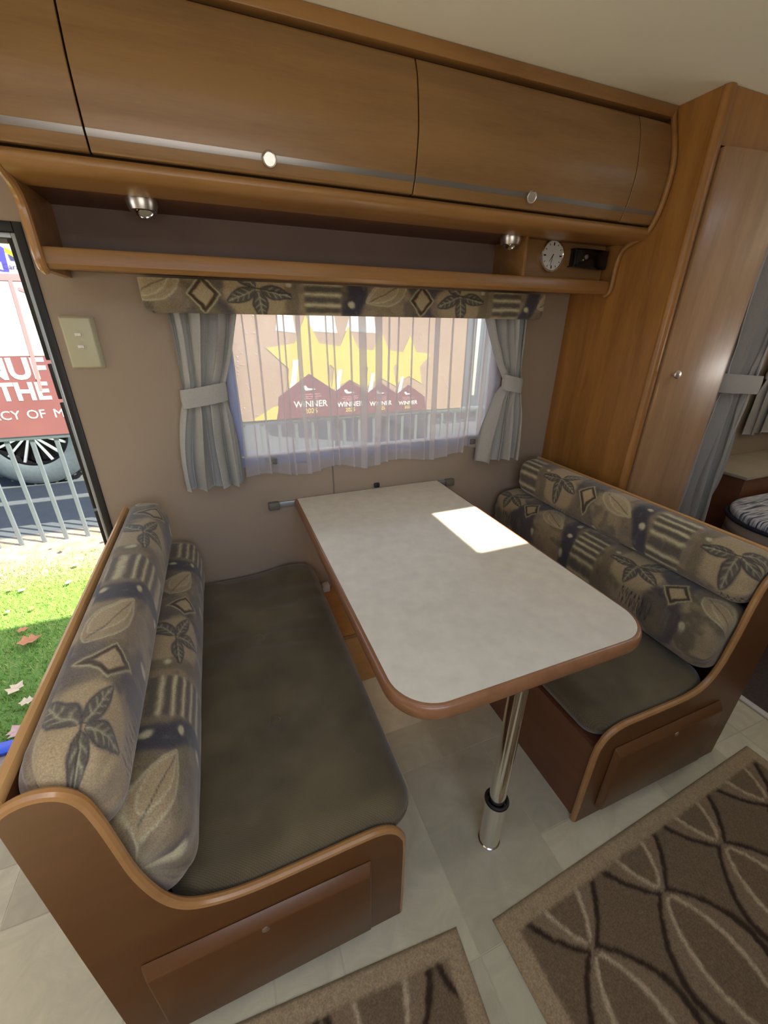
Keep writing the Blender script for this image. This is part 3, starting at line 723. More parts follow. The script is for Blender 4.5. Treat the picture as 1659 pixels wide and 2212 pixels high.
def roll(xc, hw, zc, hh, uf, label, sgn, seedn, y1=-0.04):
    """bolster running along y; front faces +x when sgn=1"""
    y0 = -1.043; nu, nv = 360, 200
    ys = np.linspace(0, 1, nu); ys = y0 + (y1 - y0) * ys; th = np.linspace(0, 2 * PI, nv, endpoint=False)
    Yg, Tg = np.meshgrid(ys, th, indexing='ij')
    e = 2 / 3.0; cx_ = np.sign(np.cos(Tg)) * np.abs(np.cos(Tg)) ** e; sx_ = np.sign(np.sin(Tg)) * np.abs(np.sin(Tg)) ** e
    r = 0.050; dn = np.minimum(Yg - y0, y1 - Yg)
    sc = np.where(dn < r, np.sqrt(np.maximum(0.0, 1 - (1 - dn / r) ** 2)), 1.0); sc = np.where(hw > .07, 0.66, 0.5) + np.where(hw > .07, .34, .5) * sc
    lump = 1 + (0.02 if hw < .07 else 0.05) * (vnoise(Yg * 7 + seedn, Tg * 1.2, 4) - .5) + 0.045 * np.exp(-dn / .035) * np.sin(Tg * 9 + 2 * np.sin(Tg * 3))
    X = xc + sgn * hw * cx_ * sc * lump; Z = zc + hh * sx_ * sc * lump
    V = np.stack([X, Yg, Z], -1).reshape(-1, 3)
    f = grid(nu, nv, True)
    n = len(V); V = np.vstack([V, [[xc, y0 + .004, zc], [xc, y1 - .004, zc]]])
    for j in range(nv):
        f.append((n, j, (j + 1) % nv)); f.append((n + 1, (nu - 1) * nv + (j + 1) % nv, (nu - 1) * nv + j))
    # across coordinate: 0 at the top going down the front
    per_ = (hw + hh) * 0.5
    w = (PI * 0.62 - Tg) % (2 * PI) * per_ * 1.08 + (0.035 if seedn == 1 else 0.0)
    u = uf(Yg)
    cc = tapestry(u, w, seedn).reshape(-1, 3); cc = np.vstack([cc, cc[:1], cc[-1:]])
    return build('bolster_cushion', V, f, M['tapestry'], label=label, cat='cushion', group='tapestry backrest bolsters', col=cc, sharp=0, loc=(xc, (y0 + y1) / 2, zc - hh))


roll(-0.498, 0.0575, 0.717, 0.089, lambda y: y + 1.04 + 0.055, 'patterned tapestry bolster at the top of the left bench back', 1, 1, -0.095)
roll(-0.462, 0.088, 0.520, 0.105, lambda y: y + 1.04 + 0.300, 'patterned tapestry bolster on the left bench, lower of the two', 1, 2)
roll(1.043, 0.056, 0.712, 0.080, lambda y: -y - 0.245, 'patterned tapestry bolster at the top of the right bench back', -1, 3, -0.095)
roll(1.006, 0.088, 0.523, 0.107, lambda y: -y - 0.665, 'patterned tapestry bolster on the right bench, lower of the two', -1, 4)

# ------------------------------------------------------------------ table
tb = thing('dinette_table', (0.31, -0.53, 0), 'rectangular dinette table with mottled cream top, timber edge and chrome leg', 'table')


def rrect(x0, x1, y0, y1, r, n=12):
    """far corners square, near corners (low y) rounded"""
    p = [(x1, y1), (x0, y1)]
    p += [(x0 + r + r * math.cos(a), y0 + r + r * math.sin(a)) for a in np.linspace(PI, 1.5 * PI, n)]
    p += [(x1 - r + r * math.cos(a), y0 + r + r * math.sin(a)) for a in np.linspace(1.5 * PI, 2 * PI, n)]
    return p


TY0 = -1.062
Geo().prism(rrect(0.0, 0.62, TY0, -0.012, 0.088), 'Z', 0.664, 0.7005).out('tabletop', M['lam'], tb)
base = rrect(0.0, 0.62, TY0, -0.012, 0.088)
path = [(0.0, -0.0125)] + base[2:] + [(0.62, -0.0125)]
secs = [(0.0005, 0.7005), (0.005, 0.7000), (0.009, 0.6965), (0.0115, 0.690), (0.0120, 0.682), (0.0115, 0.673), (0.009, 0.667), (0.004, 0.6635), (0.0005, 0.663)]
V = []; n = len(path)
for i, p in enumerate(path):
    a = path[max(i - 1, 0)]; b = path[min(i + 1, n - 1)]; t = Vector((b[0] - a[0], b[1] - a[1])).normalized(); nn = Vector((t.y, -t.x))
    cpt = Vector((0.31 - p[0], -0.5 - p[1]))
    if nn.dot(cpt) > 0: nn = -nn
    for o_, z in secs: V.append((p[0] + nn.x * o_, p[1] + nn.y * o_, z))
k = len(secs); f = [(i * k + j, i * k + j + 1, (i + 1) * k + j + 1, (i + 1) * k + j) for i in range(n - 1) for j in range(k - 1)] + [tuple(range(k)), tuple(range((n - 1) * k, n * k))[::-1]]
V, f = fixnormals(V, f); build('edge_band', V, f, M['redwood'], tb, sharp=60)
lx, ly = 0.305, -1.008
lg = Geo().tube([(lx, ly, 0.18), (lx, ly, 0.6635)], 0.0215, 32).out('leg', M['chrome'], tb)
Geo().lathe([(0.030, 0), (0.030, .004), (0.0275, .006), (0.0275, .178), (0.0, .178)], (lx, ly, 0.001), n=36).out('leg_socket', M['chrome'], lg)
Geo().tube([(lx + 0.0275 * math.cos(a), ly + 0.0275 * math.sin(a), 0.184) for a in np.linspace(0, 2 * PI, 28, endpoint=False)], 0.0048, 8, closed=True).out('collar_ring', M['black'], lg)
Geo().box((lx - .05, ly - .03, 0.6575), (lx + .05, ly + .05, 0.6635), 0.002).out('leg_bracket', M['greyp'], tb)
# wall rail
rl = thing('table_wall_rail', (0.3, 0, 0.67), 'aluminium wall rail with grey end caps behind the table', 'rail')
Geo().box((-0.075, -0.0115, 0.672), (0.668, -0.0005, 0.694), 0.002).out('rail', M['alu'], rl)
for a, b in ((-0.112, -0.070), (0.665, 0.708)):
    Geo().box((a, -0.024, 0.667), (b, -0.0005, 0.699), 0.005).out('end_cap', M['greyp'], rl)
Geo().box((0.325, -0.0115, 0.7015), (0.350, -0.0005, 0.722), 0.004).out('latch', M['black'], rl)

# boxed wheel arch between the benches, small fitting on it
wb = thing('wheel_arch_box', (0.28, -0.17, 0), 'low beech box against the wall under the table between the benches', 'box')
Geo().box((-0.012, -0.345, 0.0), (0.570, -0.001, 0.252), 0.0015).out('box_body', wood('golden_plywood', srgb(206, 152, 88), 'X', contrast=.08), wb)
Geo().box((-0.011, -0.3485, 0.240), (0.570, -0.3455, 0.256), 0.001).out('edge_strip', M['bead'], wb)
Geo().prism([(0.055, 0.2525), (0.105, 0.2525), (0.105, 0.285), (0.075, 0.282)], 'Y', -0.045, -0.006, 0.003).out('wall_fitting', M['white'], label='small white plastic fitting on the box under the table', cat='fitting')

# light switch
sw = thing('light_switch', (-0.575, 0, 1.2), 'cream double light switch plate on the wall beside the doorway', 'switch')
v, f = fixnormals([(-0.618, -.0005, 1.20), (-0.531, -.0005, 1.20), (-0.531, -.0005, 1.342), (-0.618, -.0005, 1.342), (-0.612, -.016, 1.206), (-0.541, -.016, 1.206), (-0.541, -.016, 1.336), (-0.612, -.016, 1.336)],
                  [(0, 1, 2, 3), (4, 5, 6, 7), (0, 1, 5, 4), (1, 2, 6, 5), (2, 3, 7, 6), (3, 0, 4, 7)], 0.003, 3)
build('switch_plate', v, f, M['cream'], sw)
for z in (1.294, 1.262):
    b = Geo().lathe([(0.0125, 0), (0.0125, .0008), (0.0105, .0012), (0.0, .0012)], (-0.577, -0.0155, z), d=(0, -1, 0), n=28).out('switch_dolly', M['cream'], sw)
    Geo().box((-0.585, -0.0215, z - .005), (-0.569, -0.0165, z + .004), 0.002).out('rocker', M['white'], b)

# ------------------------------------------------------------------ pelmet, curtains, sheer
def pelmet():
    x0, x1, z0, z1 = -0.388, 0.985, 1.352, 1.4375
    prof = crom([(0, z1), (0, z1 - .03), (0.001, z0 + .03), (0.004, z0 + .010), (0.012, z0 + .002), (0.022, z0)], 8)     # (inset, z)
    yf = -0.112
    path = [(x0, -0.002)] + [(x0, y) for y in np.linspace(-0.01, yf + .02, 24)] + [(x0 + .02 - .02 * math.cos(a), yf + .02 - .02 * math.sin(a)) for a in np.linspace(0.1, PI / 2 - .1, 8)]
    path += [(x, yf) for x in np.linspace(x0 + .02, x1 - .006, 520)] + [(x1 - .006 + .006 * math.sin(a), yf + .006 - .006 * math.cos(a)) for a in np.linspace(0.2, PI / 2, 5)]
    path += [(x1, y) for y in np.linspace(yf + .01, -0.002, 24)]
    zs = np.linspace(z1, z0, 44); ins = np.interp(zs[::-1], [p[1] for p in prof][::-1], [p[0] for p in prof][::-1])[::-1]
    V = []; Uc = []; s = 0
    for i, p in enumerate(path):
        if i: s += math.hypot(p[0] - path[i - 1][0], p[1] - path[i - 1][1])
        cxm = (x0 + x1) / 2
        for z, a in zip(zs, ins):
            dx = np.sign(cxm - p[0]) if abs(abs(p[0] - cxm) - (x1 - x0) / 2) < .021 else 0
            V.append((p[0] + dx * a * .6, p[1] + (a * .6 if abs(p[1] - yf) < .021 else 0), z)); Uc.append((s, z1 - z))
    Uc = np.array(Uc); c = tapestry(0.105 + 0.93 * (0.413 - Uc[:, 0]), Uc[:, 1] * 1.1 + 0.066, 5)
    f = grid(len(path), len(zs)); n = len(V)
    V2 = np.array(V); inner = V2.copy(); inner[:, 0] = inner[:, 0] + np.sign((x0 + x1) / 2 - inner[:, 0]) * .006; inner[:, 1] = np.minimum(inner[:, 1] + .008, -.001)
    Va = np.vstack([V2, inner]); nv = len(zs)
    F = f + [tuple(n + i for i in q[::-1]) for q in f] + [(i * nv + nv - 1, (i + 1) * nv + nv - 1, n + (i + 1) * nv + nv - 1, n + i * nv + nv - 1)[::-1] for i in range(len(path) - 1)]
    F += [(i * nv, (i + 1) * nv, n + (i + 1) * nv, n + i * nv) for i in range(len(path) - 1)]
    build('pelmet', Va, F, M['tapestry'], label='padded tapestry pelmet above the window under the shelf', cat='pelmet', col=np.vstack([c, c]), sharp=60)


pelmet()


def drape(name, x_l, x_r, zt, zb, ztie, tie_h, wl, wr_, xbl, xbr, folds, yc, amp, label, group, flip=1, seed=0, off=None, tie_label=None):
    """tied curtain: widths (top, waist, bottom) with pinched folds"""
    nu, nv = 300, 70; V = []
    z = np.linspace(zt, zb, nv); s = np.linspace(0, 1, nu)
    r = np.random.default_rng(seed); ph = np.cumsum(0.6 + r.random(folds * 2)); ph = ph / ph[-1]
    base = np.interp(s, np.concatenate([[0], ph]), np.arange(folds * 2 + 1))      # irregular fold phase
    for j, zz in enumerate(z):
        if zz >= ztie: t = ((zt - zz) / (zt - ztie)); t = t ** 1.35; L = x_l + (wl - x_l) * t; R_ = x_r + (wr_ - x_r) * (t ** (1.0)); a = amp * (1 - .62 * t)
        else: t = (ztie - zz) / (ztie - zb); t2 = math.sin(t * PI / 2) ** .75; L = wl + (xbl - wl) * t2; R_ = wr_ + (xbr - wr_) * t2; a = amp * (.38 + .75 * t2)
        w = R_ - L; ph_ = base * PI + 0.5 * math.sin(zz * 7 + seed)
        fo = np.abs(np.sin(ph_ / 2)) ** 0.55; y = yc + a * (1.1 - 2.1 * fo * (0.72 + .28 * np.sin(base * 2.1 + seed)))
        x = L + w * s + 0.013 * (w / 0.2) * np.sin(ph_) * 1.0 + .004 * np.sin(s * 9 + zz * 11)
        # diagonal drag wrinkles running to the tie
        y = y + 0.006 * np.sin(s * 26 + (zz - ztie) * 38 * flip) * math.exp(-abs(zz - ztie) / .09)
        zz_ = np.full(nu, zz)
        if j == nv - 1: pass
        V.append(np.stack([x, np.minimum(y, -0.004), zz_], -1))
    V = np.array(V)            # nv, nu, 3
    V = V.transpose(1, 0, 2).reshape(-1, 3); f = grid(nu, nv)
    n = len(V)
    B = V.copy(); B[:, 1] += 0.0016; F = f + [tuple(n + i for i in q[::-1]) for q in f]
    ring = [i * nv for i in range(nu)] + [(nu - 1) * nv + j for j in range(1, nv)] + [i * nv + nv - 1 for i in range(nu - 2, -1, -1)] + [j for j in range(nv - 2, 0, -1)]
    F += [(ring[i], ring[(i + 1) % len(ring)], n + ring[(i + 1) % len(ring)], n + ring[i]) for i in range(len(ring))]
    t = thing(name, ((x_l + x_r) / 2, yc, zb), label, 'curtain', group)
    build('cloth', np.vstack([V, B]), F, M['curtain'], t, sharp=0)
    # tie band: flattened ring around the waist
    cx_ = (wl + wr_) / 2; hw = (wr_ - wl) / 2 + .012; hy = amp * .45 + .012; N = 48; zs = np.linspace(ztie + tie_h / 2, ztie - tie_h / 2, 7)
    Vb = []
    for k in range(N):
        a = 2 * PI * k / N; cx2 = math.copysign(abs(math.cos(a)) ** .7, math.cos(a)); sy2 = math.copysign(abs(math.sin(a)) ** .8, math.sin(a))
        for q, zz in enumerate(zs):
            bul = 1 + .04 * math.sin(PI * q / 6); Vb.append((cx_ + hw * cx2 * bul, min(yc + hy * sy2 * bul, -.003), zz + .010 * flip * cx2))
    fb = grid(N, 7) + [((N - 1) * 7 + j, j, j + 1, (N - 1) * 7 + j + 1) for j in range(6)]
    build('tieback', Vb, fb, M['curtain'], t, sharp=0)
    return t


drape('curtain', -0.330, -0.125, 1.395, 0.800, 1.118, 0.058, -0.327, -0.215, -0.385, -0.188, 4, -0.060, 0.028, 'grey tied-back curtain at the left side of the window', 'grey tied-back curtains', 1, 2)
drape('curtain', 0.745, 0.955, 1.40, 0.780, 1.108, 0.060, 0.885, 0.952, 0.790, 1.000, 4, -0.066, 0.029, 'grey tied-back curtain at the right side of the window', 'grey tied-back curtains', -1, 5)
drape('curtain', 1.70, 2.02, 1.90, 0.05, 1.115, 0.075, 1.70, 1.96, 1.70, 1.99, 4, -0.39, 0.045, 'tall grey tied-back divider curtain beside the wardrobe', 'grey tied-back curtains', -1, 9)


def sheer(x0, x1, zt, zb, y0, pleats, label, seed, depth=0.022):
    r = np.random.default_rng(seed); wds = 0.35 + r.random(pleats); wds = wds / wds.sum() * (x1 - x0); edges = x0 + np.concatenate([[0], np.cumsum(wds)])
    d = np.where(r.random(pleats) < .4, 0.010 + .014 * r.random(pleats), 0.002 + .003 * r.random(pleats)); dep = depth * (.5 + r.random(pleats) * .8)
    ctrl = []; 
    for k in range(pleats):
        e = edges[k + 1]; dk = d[k] / 2; y = dep[k]
        ctrl += [(edges[k] + .25 * wds[k], 0.0 - .1 * y), (edges[k] + .7 * wds[k], -.35 * y), (e + dk * .6, -.75 * y), (e + dk, -1.0 * y), (e - dk, -.55 * y), (e - dk * .8, -.15 * y)]
    cc = np.array(crom(ctrl, 4)); nv = 40; V = []
    for j, z in enumerate(np.linspace(zt, zb, nv)):
        t = j / (nv - 1); a = .35 + .9 * t ** .8; sh = .006 * np.sin(cc[:, 0] * 14 + seed + t * 2.2) * t
        y = y0 + cc[:, 1] * a + .006 * np.sin(cc[:, 0] * 31 + t * 3) * t
        V.append(np.stack([cc[:, 0] + sh, np.minimum(y, -.004), np.full(len(cc), z) - t * .010 * np.sin(cc[:, 0] * 23 + 1)], -1))
    V = np.array(V).transpose(1, 0, 2).reshape(-1, 3)
    o = build('sheer_curtain', V, grid(len(cc), nv), M['sheer'], label=label, cat='curtain', sharp=0)
    # sewn hem: a second, shallow layer along the bottom
    nvh = 4; Vh = V.reshape(len(cc), nv, 3)[:, -nvh:, :].copy(); Vh[..., 1] -= .0012
    build('hem', Vh.reshape(-1, 3), grid(len(cc), nvh), M['sheer'], o, sharp=0)


sheer(-0.19, 0.735, 1.385, 0.812, -0.012, 19, 'white sheer net curtain hanging across the window', 4, 0.016)
sheer(0.725, 0.885, 1.385, 0.838, -0.008, 4, 'narrow white sheer net beside the right grey curtain', 8, 0.010)

# ------------------------------------------------------------------ rugs
def rug(ox, oy, ang, Wd, Ln, x_ref, v_node, label, border=0.044, flipu=1):
    """local u along the top edge, v away from it (towards -y); (ox, oy) the far-left corner"""
    st = 0.0045; nu, nv = int(Wd / st), int(Ln / st)
    U_, V_ = np.meshgrid(np.linspace(0, Wd, nu), np.linspace(0, Ln, nv), indexing='ij')
    ju = (vnoise(U_ * 110, V_ * 110, 21) - .5) * .008; jv = (vnoise(U_ * 110, V_ * 110, 22) - .5) * .008
    u = U_ + ju; v = V_ + jv; P_ = 0.254; Lf = 0.285
    a = np.mod(u - x_ref + P_ / 2, P_) - P_ / 2; ph = np.abs(np.sin(PI * (v - v_node) / Lf))
    hd = 0.012 + 0.105 * ph ** .85; hl = 0.060 * np.maximum(ph - .12, 0) ** .7 * 1.05
    dd = np.abs(np.abs(a) - hd) - 0.0085; dl = np.abs(np.abs(a) - hl) - 0.0055
    base, dark, light, mid, bord = C(122, 105, 82), C(60, 46, 34), C(192, 174, 142), C(140, 121, 96), C(172, 152, 119)
    c = np.empty(U_.shape + (3,)); c[...] = base
    def mix(m2, col):
        nonlocal c
        m2 = np.clip(m2, 0, 1)[..., None]; c = c * (1 - m2) + col * m2
    mix(sm(np.abs(a) - hd, .002), mid); mix(sm(np.abs(a) - hl, .002) * (ph > .14), base * 1.02)
    mix(sm(dl, .0012) * (ph > .14), light); mix(sm(dd, .0014), dark)
    e = np.minimum(np.minimum(u, Wd - u), np.minimum(v, Ln - v)); mix(sm(e - border, .0015), bord)
    pn = vnoise(U_ * 150, V_ * 150, 23); c = c * (0.86 + .28 * pn)[..., None]
    inb = sm(e - border, .0015)
    hgt = 0.012 + .003 * (pn - .5) - .0035 * sm(dd, .002) * (1 - inb) + .002 * sm(dl, .002) * (1 - inb) - .002 * inb
    e2 = np.minimum(np.minimum(U_, Wd - U_), np.minimum(V_, Ln - V_)); hgt = hgt * np.clip(.15 + e2 / .008, 0, 1)
    ca, sa = math.cos(ang), math.sin(ang)
    X = ox + U_ * ca + V_ * sa; Y = oy + U_ * sa - V_ * ca
    top = np.stack([X, Y, hgt + .0005], -1).reshape(-1, 3); f = [q[::-1] for q in grid(nu, nv)]; n = len(top)
    ring = [i * nv for i in range(nu)] + [(nu - 1) * nv + j for j in range(1, nv)] + [i * nv + nv - 1 for i in range(nu - 2, -1, -1)] + [j for j in range(nv - 2, 0, -1)]
    bot = top[ring].copy(); bot[:, 2] = 0.0004; f += [(ring[i], ring[(i + 1) % len(ring)], n + (i + 1) % len(ring), n + i) for i in range(len(ring))]
    f.append([n + i for i in range(len(ring))])
    cc = c.reshape(-1, 3)
    build('rug', np.vstack([top, bot]), f, M['rug'], label=label, cat='rug', group='brown leaf-lattice rugs', col=np.vstack([cc, cc[ring]]), sharp=0)


rug(0.212, -1.158, math.radians(3.3), 1.10, 0.62, 0.177, 0.140, 'large brown rug with leaf lattice in front of the right bench')
rug(-0.92, -1.064, math.radians(-4.0), 1.045, 0.62, 0.836, 0.175, 'brown rug with beige border in front of the left bench', border=0.046)

# ------------------------------------------------------------------ bedroom at the right
bd = thing('bed', (2.6, -1.0, 0), 'bed with striped blue-grey cover beyond the right bench', 'bed')


def rr_all(x0, x1, y0, y1, r, n=12):
    p = []
    for cx_, cy_, a0 in ((x0 + r, y0 + r, PI), (x1 - r, y0 + r, 1.5 * PI), (x1 - r, y1 - r, 0), (x0 + r, y1 - r, PI / 2)):
        p += [(cx_ + r * math.cos(a), cy_ + r * math.sin(a)) for a in np.linspace(a0, a0 + PI / 2, n)]
    return p


def stripes(name, cols, axis_scale, rot=0.0, direction='Y', dist=0.6, scale=9):
    mt, nt, b = newmat(name); b.inputs['Roughness'].default_value = .9
    tc = nt.nodes.new('ShaderNodeTexCoord'); mp = nt.nodes.new('ShaderNodeMapping'); mp.inputs['Scale'].default_value = axis_scale; mp.inputs['Rotation'].default_value = (0, 0, rot)
    nt.links.new(tc.outputs['Object'], mp.inputs[0])
    n = nt.nodes.new('ShaderNodeTexNoise'); n.inputs['Scale'].default_value = scale; n.inputs['Detail'].default_value = 2; n.inputs['Distortion'].default_value = dist * .2
    nt.links.new(mp.outputs[0], n.inputs['Vector']); rp = nt.nodes.new('ShaderNodeValToRGB'); e = rp.color_ramp.elements
    e[0].position = .36; e[0].color = cols[0]; e[1].position = .62; e[1].color = cols[-1]
    for i, cc in enumerate(cols[1:-1]): q = e.new(.36 + .26 * (i + 1) / (len(cols) - 1)); q.color = cc
    nt.links.new(n.outputs['Fac'], rp.inputs[0]); nt.links.new(rp.outputs[0], b.inputs['Base Color']); return mt


M['cover'] = stripes('striped_bed_cover', [srgb(70, 75, 95), srgb(130, 140, 160), srgb(205, 210, 220), srgb(235, 235, 238), srgb(150, 158, 175)], (0.6, 12, 1), rot=0.25)
M['valance'] = stripes('striped_bed_side', [srgb(100, 84, 78), srgb(150, 132, 118), srgb(170, 155, 140)], (0.5, 0.5, 9), scale=3)
out = rr_all(2.04, 3.38, -1.75, -0.335, 0.26)
Geo().prism([(x * 1.0, y) for x, y in rr_all(2.055, 3.37, -1.74, -0.35, 0.25)], 'Z', 0.007, 0.24).out('bed_base', M['valance'], bd)
Geo().prism(out, 'Z', 0.241, 0.46, 0.02, 3).out('mattress', M['valance'], bd)
Geo().prism(out, 'Z', 0.461, 0.505, 0.018, 4).out('cover', M['cover'], bd)
Geo().tube([(x, y, 0.462) for x, y in rr_all(2.035, 3.385, -1.755, -0.33, 0.26)], 0.010, 8, closed=True).out('piping', mat('navy_piping', srgb(30, 34, 52), .8), bd)
ns = thing('bedside_cabinet', (2.8, -0.17, 0), 'dark timber bedside cabinet with beige top beside the bed', 'cabinet')
Geo().box((2.36, -0.30, 0.007), (3.38, -0.002, 0.585), 0.002).out('body', M['base'], ns)
Geo().box((2.34, -0.315, 0.586), (3.38, -0.002, 0.604), 0.004).out('top', mat('beige_laminate', srgb(170, 160, 140), .4), ns)
drape('curtain', 2.72, 3.2, 1.5, 0.74, 1.1, 0.05, 2.73, 3.19, 2.72, 3.2, 5, -0.04, 0.016, 'grey curtain at the bedroom window, right edge of the photo', 'grey tied-back curtains', 1, 12)

# ------------------------------------------------------------------ outside
GZ = -0.50
def ground_mat():
    mt, nt, b = newmat('lawn_dirt_painted_shade'); b.inputs['Roughness'].default_value = 1
    tc = nt.nodes.new('ShaderNodeTexCoord'); n = nt.nodes.new('ShaderNodeTexNoise'); n.inputs['Scale'].default_value = 7; n.inputs['Detail'].default_value = 10; n.inputs['Roughness'].default_value = .75
    nt.links.new(tc.outputs['Object'], n.inputs['Vector']); sx = nt.nodes.new('ShaderNodeSeparateXYZ'); nt.links.new(tc.outputs['Object'], sx.inputs[0])
    mr = nt.nodes.new('ShaderNodeMapRange'); mr.inputs[1].default_value = 2.02; mr.inputs[2].default_value = 2.32
    ad = nt.nodes.new('ShaderNodeMath'); ad.operation = 'MULTIPLY_ADD'; ad.inputs[1].default_value = .5
    nt.links.new(n.outputs['Fac'], ad.inputs[0]); nt.links.new(sx.outputs['Y'], ad.inputs[2])
    nt.links.new(ad.outputs[0], mr.inputs[0])
    r1 = nt.nodes.new('ShaderNodeValToRGB'); r1.color_ramp.elements[0].color = srgb(84, 124, 58); r1.color_ramp.elements[1].color = srgb(140, 168, 84)
    r2 = nt.nodes.new('ShaderNodeValToRGB'); r2.color_ramp.elements[0].color = srgb(120, 105, 88); r2.color_ramp.elements[1].color = srgb(185, 170, 150)
    r2.color_ramp.elements[0].position = .35; r2.color_ramp.elements[1].position = .7
    nt.links.new(n.outputs['Fac'], r1.inputs[0]); nt.links.new(n.outputs['Fac'], r2.inputs[0])
    mx = nt.nodes.new('ShaderNodeMix'); mx.data_type = 'RGBA'; nt.links.new(mr.outputs[0], mx.inputs[0]); nt.links.new(r1.outputs[0], mx.inputs[6]); nt.links.new(r2.outputs[0], mx.inputs[7])
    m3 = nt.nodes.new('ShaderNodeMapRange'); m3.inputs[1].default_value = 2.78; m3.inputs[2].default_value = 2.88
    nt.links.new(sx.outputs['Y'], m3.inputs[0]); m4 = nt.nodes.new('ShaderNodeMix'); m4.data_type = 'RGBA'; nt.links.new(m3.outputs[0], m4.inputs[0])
    r5 = nt.nodes.new('ShaderNodeValToRGB'); r5.color_ramp.elements[0].color = srgb(58, 64, 70); r5.color_ramp.elements[1].color = srgb(88, 96, 102); nt.links.new(n.outputs['Fac'], r5.inputs[0])  # dark tone beyond the fence paints the shade into the ground colour
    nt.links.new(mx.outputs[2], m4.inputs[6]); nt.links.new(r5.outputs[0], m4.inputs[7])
    nt.links.new(m4.outputs[2], b.inputs['Base Color']); return mt


nx2, ny2 = 60, 40
gx, gy = np.meshgrid(np.linspace(-14, 16, nx2), np.linspace(-6, 22, ny2), indexing='ij')
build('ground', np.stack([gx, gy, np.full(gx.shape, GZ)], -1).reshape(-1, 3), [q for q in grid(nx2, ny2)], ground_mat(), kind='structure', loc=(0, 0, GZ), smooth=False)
# grass blades
NB = 60000
bx = rng.uniform(-3.2, 0.2, NB); by = rng.uniform(0.12, 2.35, NB); keep = rng.random(NB) < np.clip((2.32 - by + .15 * rng.standard_normal(NB)) / .3, 0, 1); bx, by = bx[keep], by[keep]; NB = len(bx)
hh = rng.uniform(.012, .040, NB); aa = rng.uniform(0, 2 * PI, NB); ww_ = .0022; ln = rng.uniform(.3, 1.2, NB) * hh; a2 = rng.uniform(0, 2 * PI, NB)
p0 = np.stack([bx + ww_ * np.cos(aa), by + ww_ * np.sin(aa), np.full(NB, GZ)], -1); p1 = np.stack([bx - ww_ * np.cos(aa), by - ww_ * np.sin(aa), np.full(NB, GZ)], -1)
p2 = np.stack([bx + ln * np.cos(a2), by + ln * np.sin(a2), GZ + hh], -1)
gv = np.stack([p0, p1, p2], 1).reshape(-1, 3)
gc = np.repeat(np.stack([C(128, 172, 74)] * 2 + [C(104, 156, 70), C(168, 190, 96), C(196, 190, 122)])[rng.choice([0, 1, 2, 3, 4], NB, p=[.3, .2, .28, .14, .08])], 3, 0)
M['grass'] = attr_fabric('grass_blades', rough=.7, bscale=30, bump=0, sheen=0)
build('grass', gv, np.arange(len(gv)).reshape(-1, 3), M['grass'], kind='stuff', label='short green lawn outside the doorway, sunlit beyond the van shadow', cat='grass', col=gc, smooth=False, loc=(-1.5, 1.2, GZ))
# leaves
def leaf_mesh(x, y, s, rot, curl, col, label, grp=None, z=0.03):
    n = 9; outl = [(0, 0), (.18, .16), (.30, .42), (.46, .22), (.60, .40), (.72, .16), (1.0, .0), (.74, -.18), (.58, -.40), (.44, -.20), (.26, -.44), (.16, -.15)]
    V = []; cr, sr = math.cos(rot), math.sin(rot)
    for px, py in outl + [(.5, 0.0), (.25, 0), (.75, 0)]:
        zz = curl * (px - .5) ** 2 + abs(py) * curl * .7
        qx, qy = (px - .5) * s, py * s; V.append((x + qx * cr - qy * sr, y + qx * sr + qy * cr, GZ + z + zz * s))
    c_, l_, r_ = 12, 13, 14
    f = [(0, 1, l_), (1, 2, l_), (2, 3, c_), (2, c_, l_), (3, 4, c_), (4, 5, r_), (4, r_, c_), (5, 6, r_), (6, 7, r_), (7, 8, r_), (8, c_, r_), (8, 9, c_), (9, 10, c_), (10, l_, c_), (10, 11, l_), (11, 0, l_)]
    V2 = V + [(a, b, c2 - .001) for a, b, c2 in V]; n = len(V); f = f + [tuple(n + i for i in q[::-1]) for q in f]
    build('fallen_leaf', V2, f, col, label=label, cat='leaf', group=grp)


lm = [mat('dry_leaf_brown', srgb(190, 130, 92), .8, nscale=40, namt=.2), mat('dry_leaf_pale', srgb(226, 205, 170), .8, nscale=40, namt=.15), mat('dry_leaf_pink', srgb(220, 178, 165), .8, nscale=40, namt=.15)]
GL = 'fallen leaves on the lawn'
leaf_mesh(-1.54, 1.10, .13, .35, .5, lm[0], 'curled brown fallen leaf in the lawn shade below the sunlit edge', GL)
leaf_mesh(-1.475, .685, .10, 1.2, .5, lm[1], 'pale curled fallen leaf in the shaded lawn, middle of three', GL)
leaf_mesh(-1.388, .565, .075, .2, .4, lm[1], 'small pale fallen leaf in the shaded lawn beside the bench rail', GL)
leaf_mesh(-1.372, .375, .10, 2.2, .3, lm[2], 'pinkish fallen leaf in the shaded lawn nearest the blue sill', GL)
leaf_mesh(-1.62, 1.24, .07, .2, .3, lm[0], 'small brown fallen leaf at the edge of the lawn shadow', GL)
for i in range(16):
    x, y = random.uniform(-2.2, -1.25), random.uniform(1.42, 2.5)
    leaf_mesh(x, y, random.uniform(.035, .075), random.uniform(0, 6), .5, random.choice(lm[:2] + [lm[1]]), 'small dry fallen leaf on the sunlit part of the lawn', 'small dry leaves on the sunlit lawn')

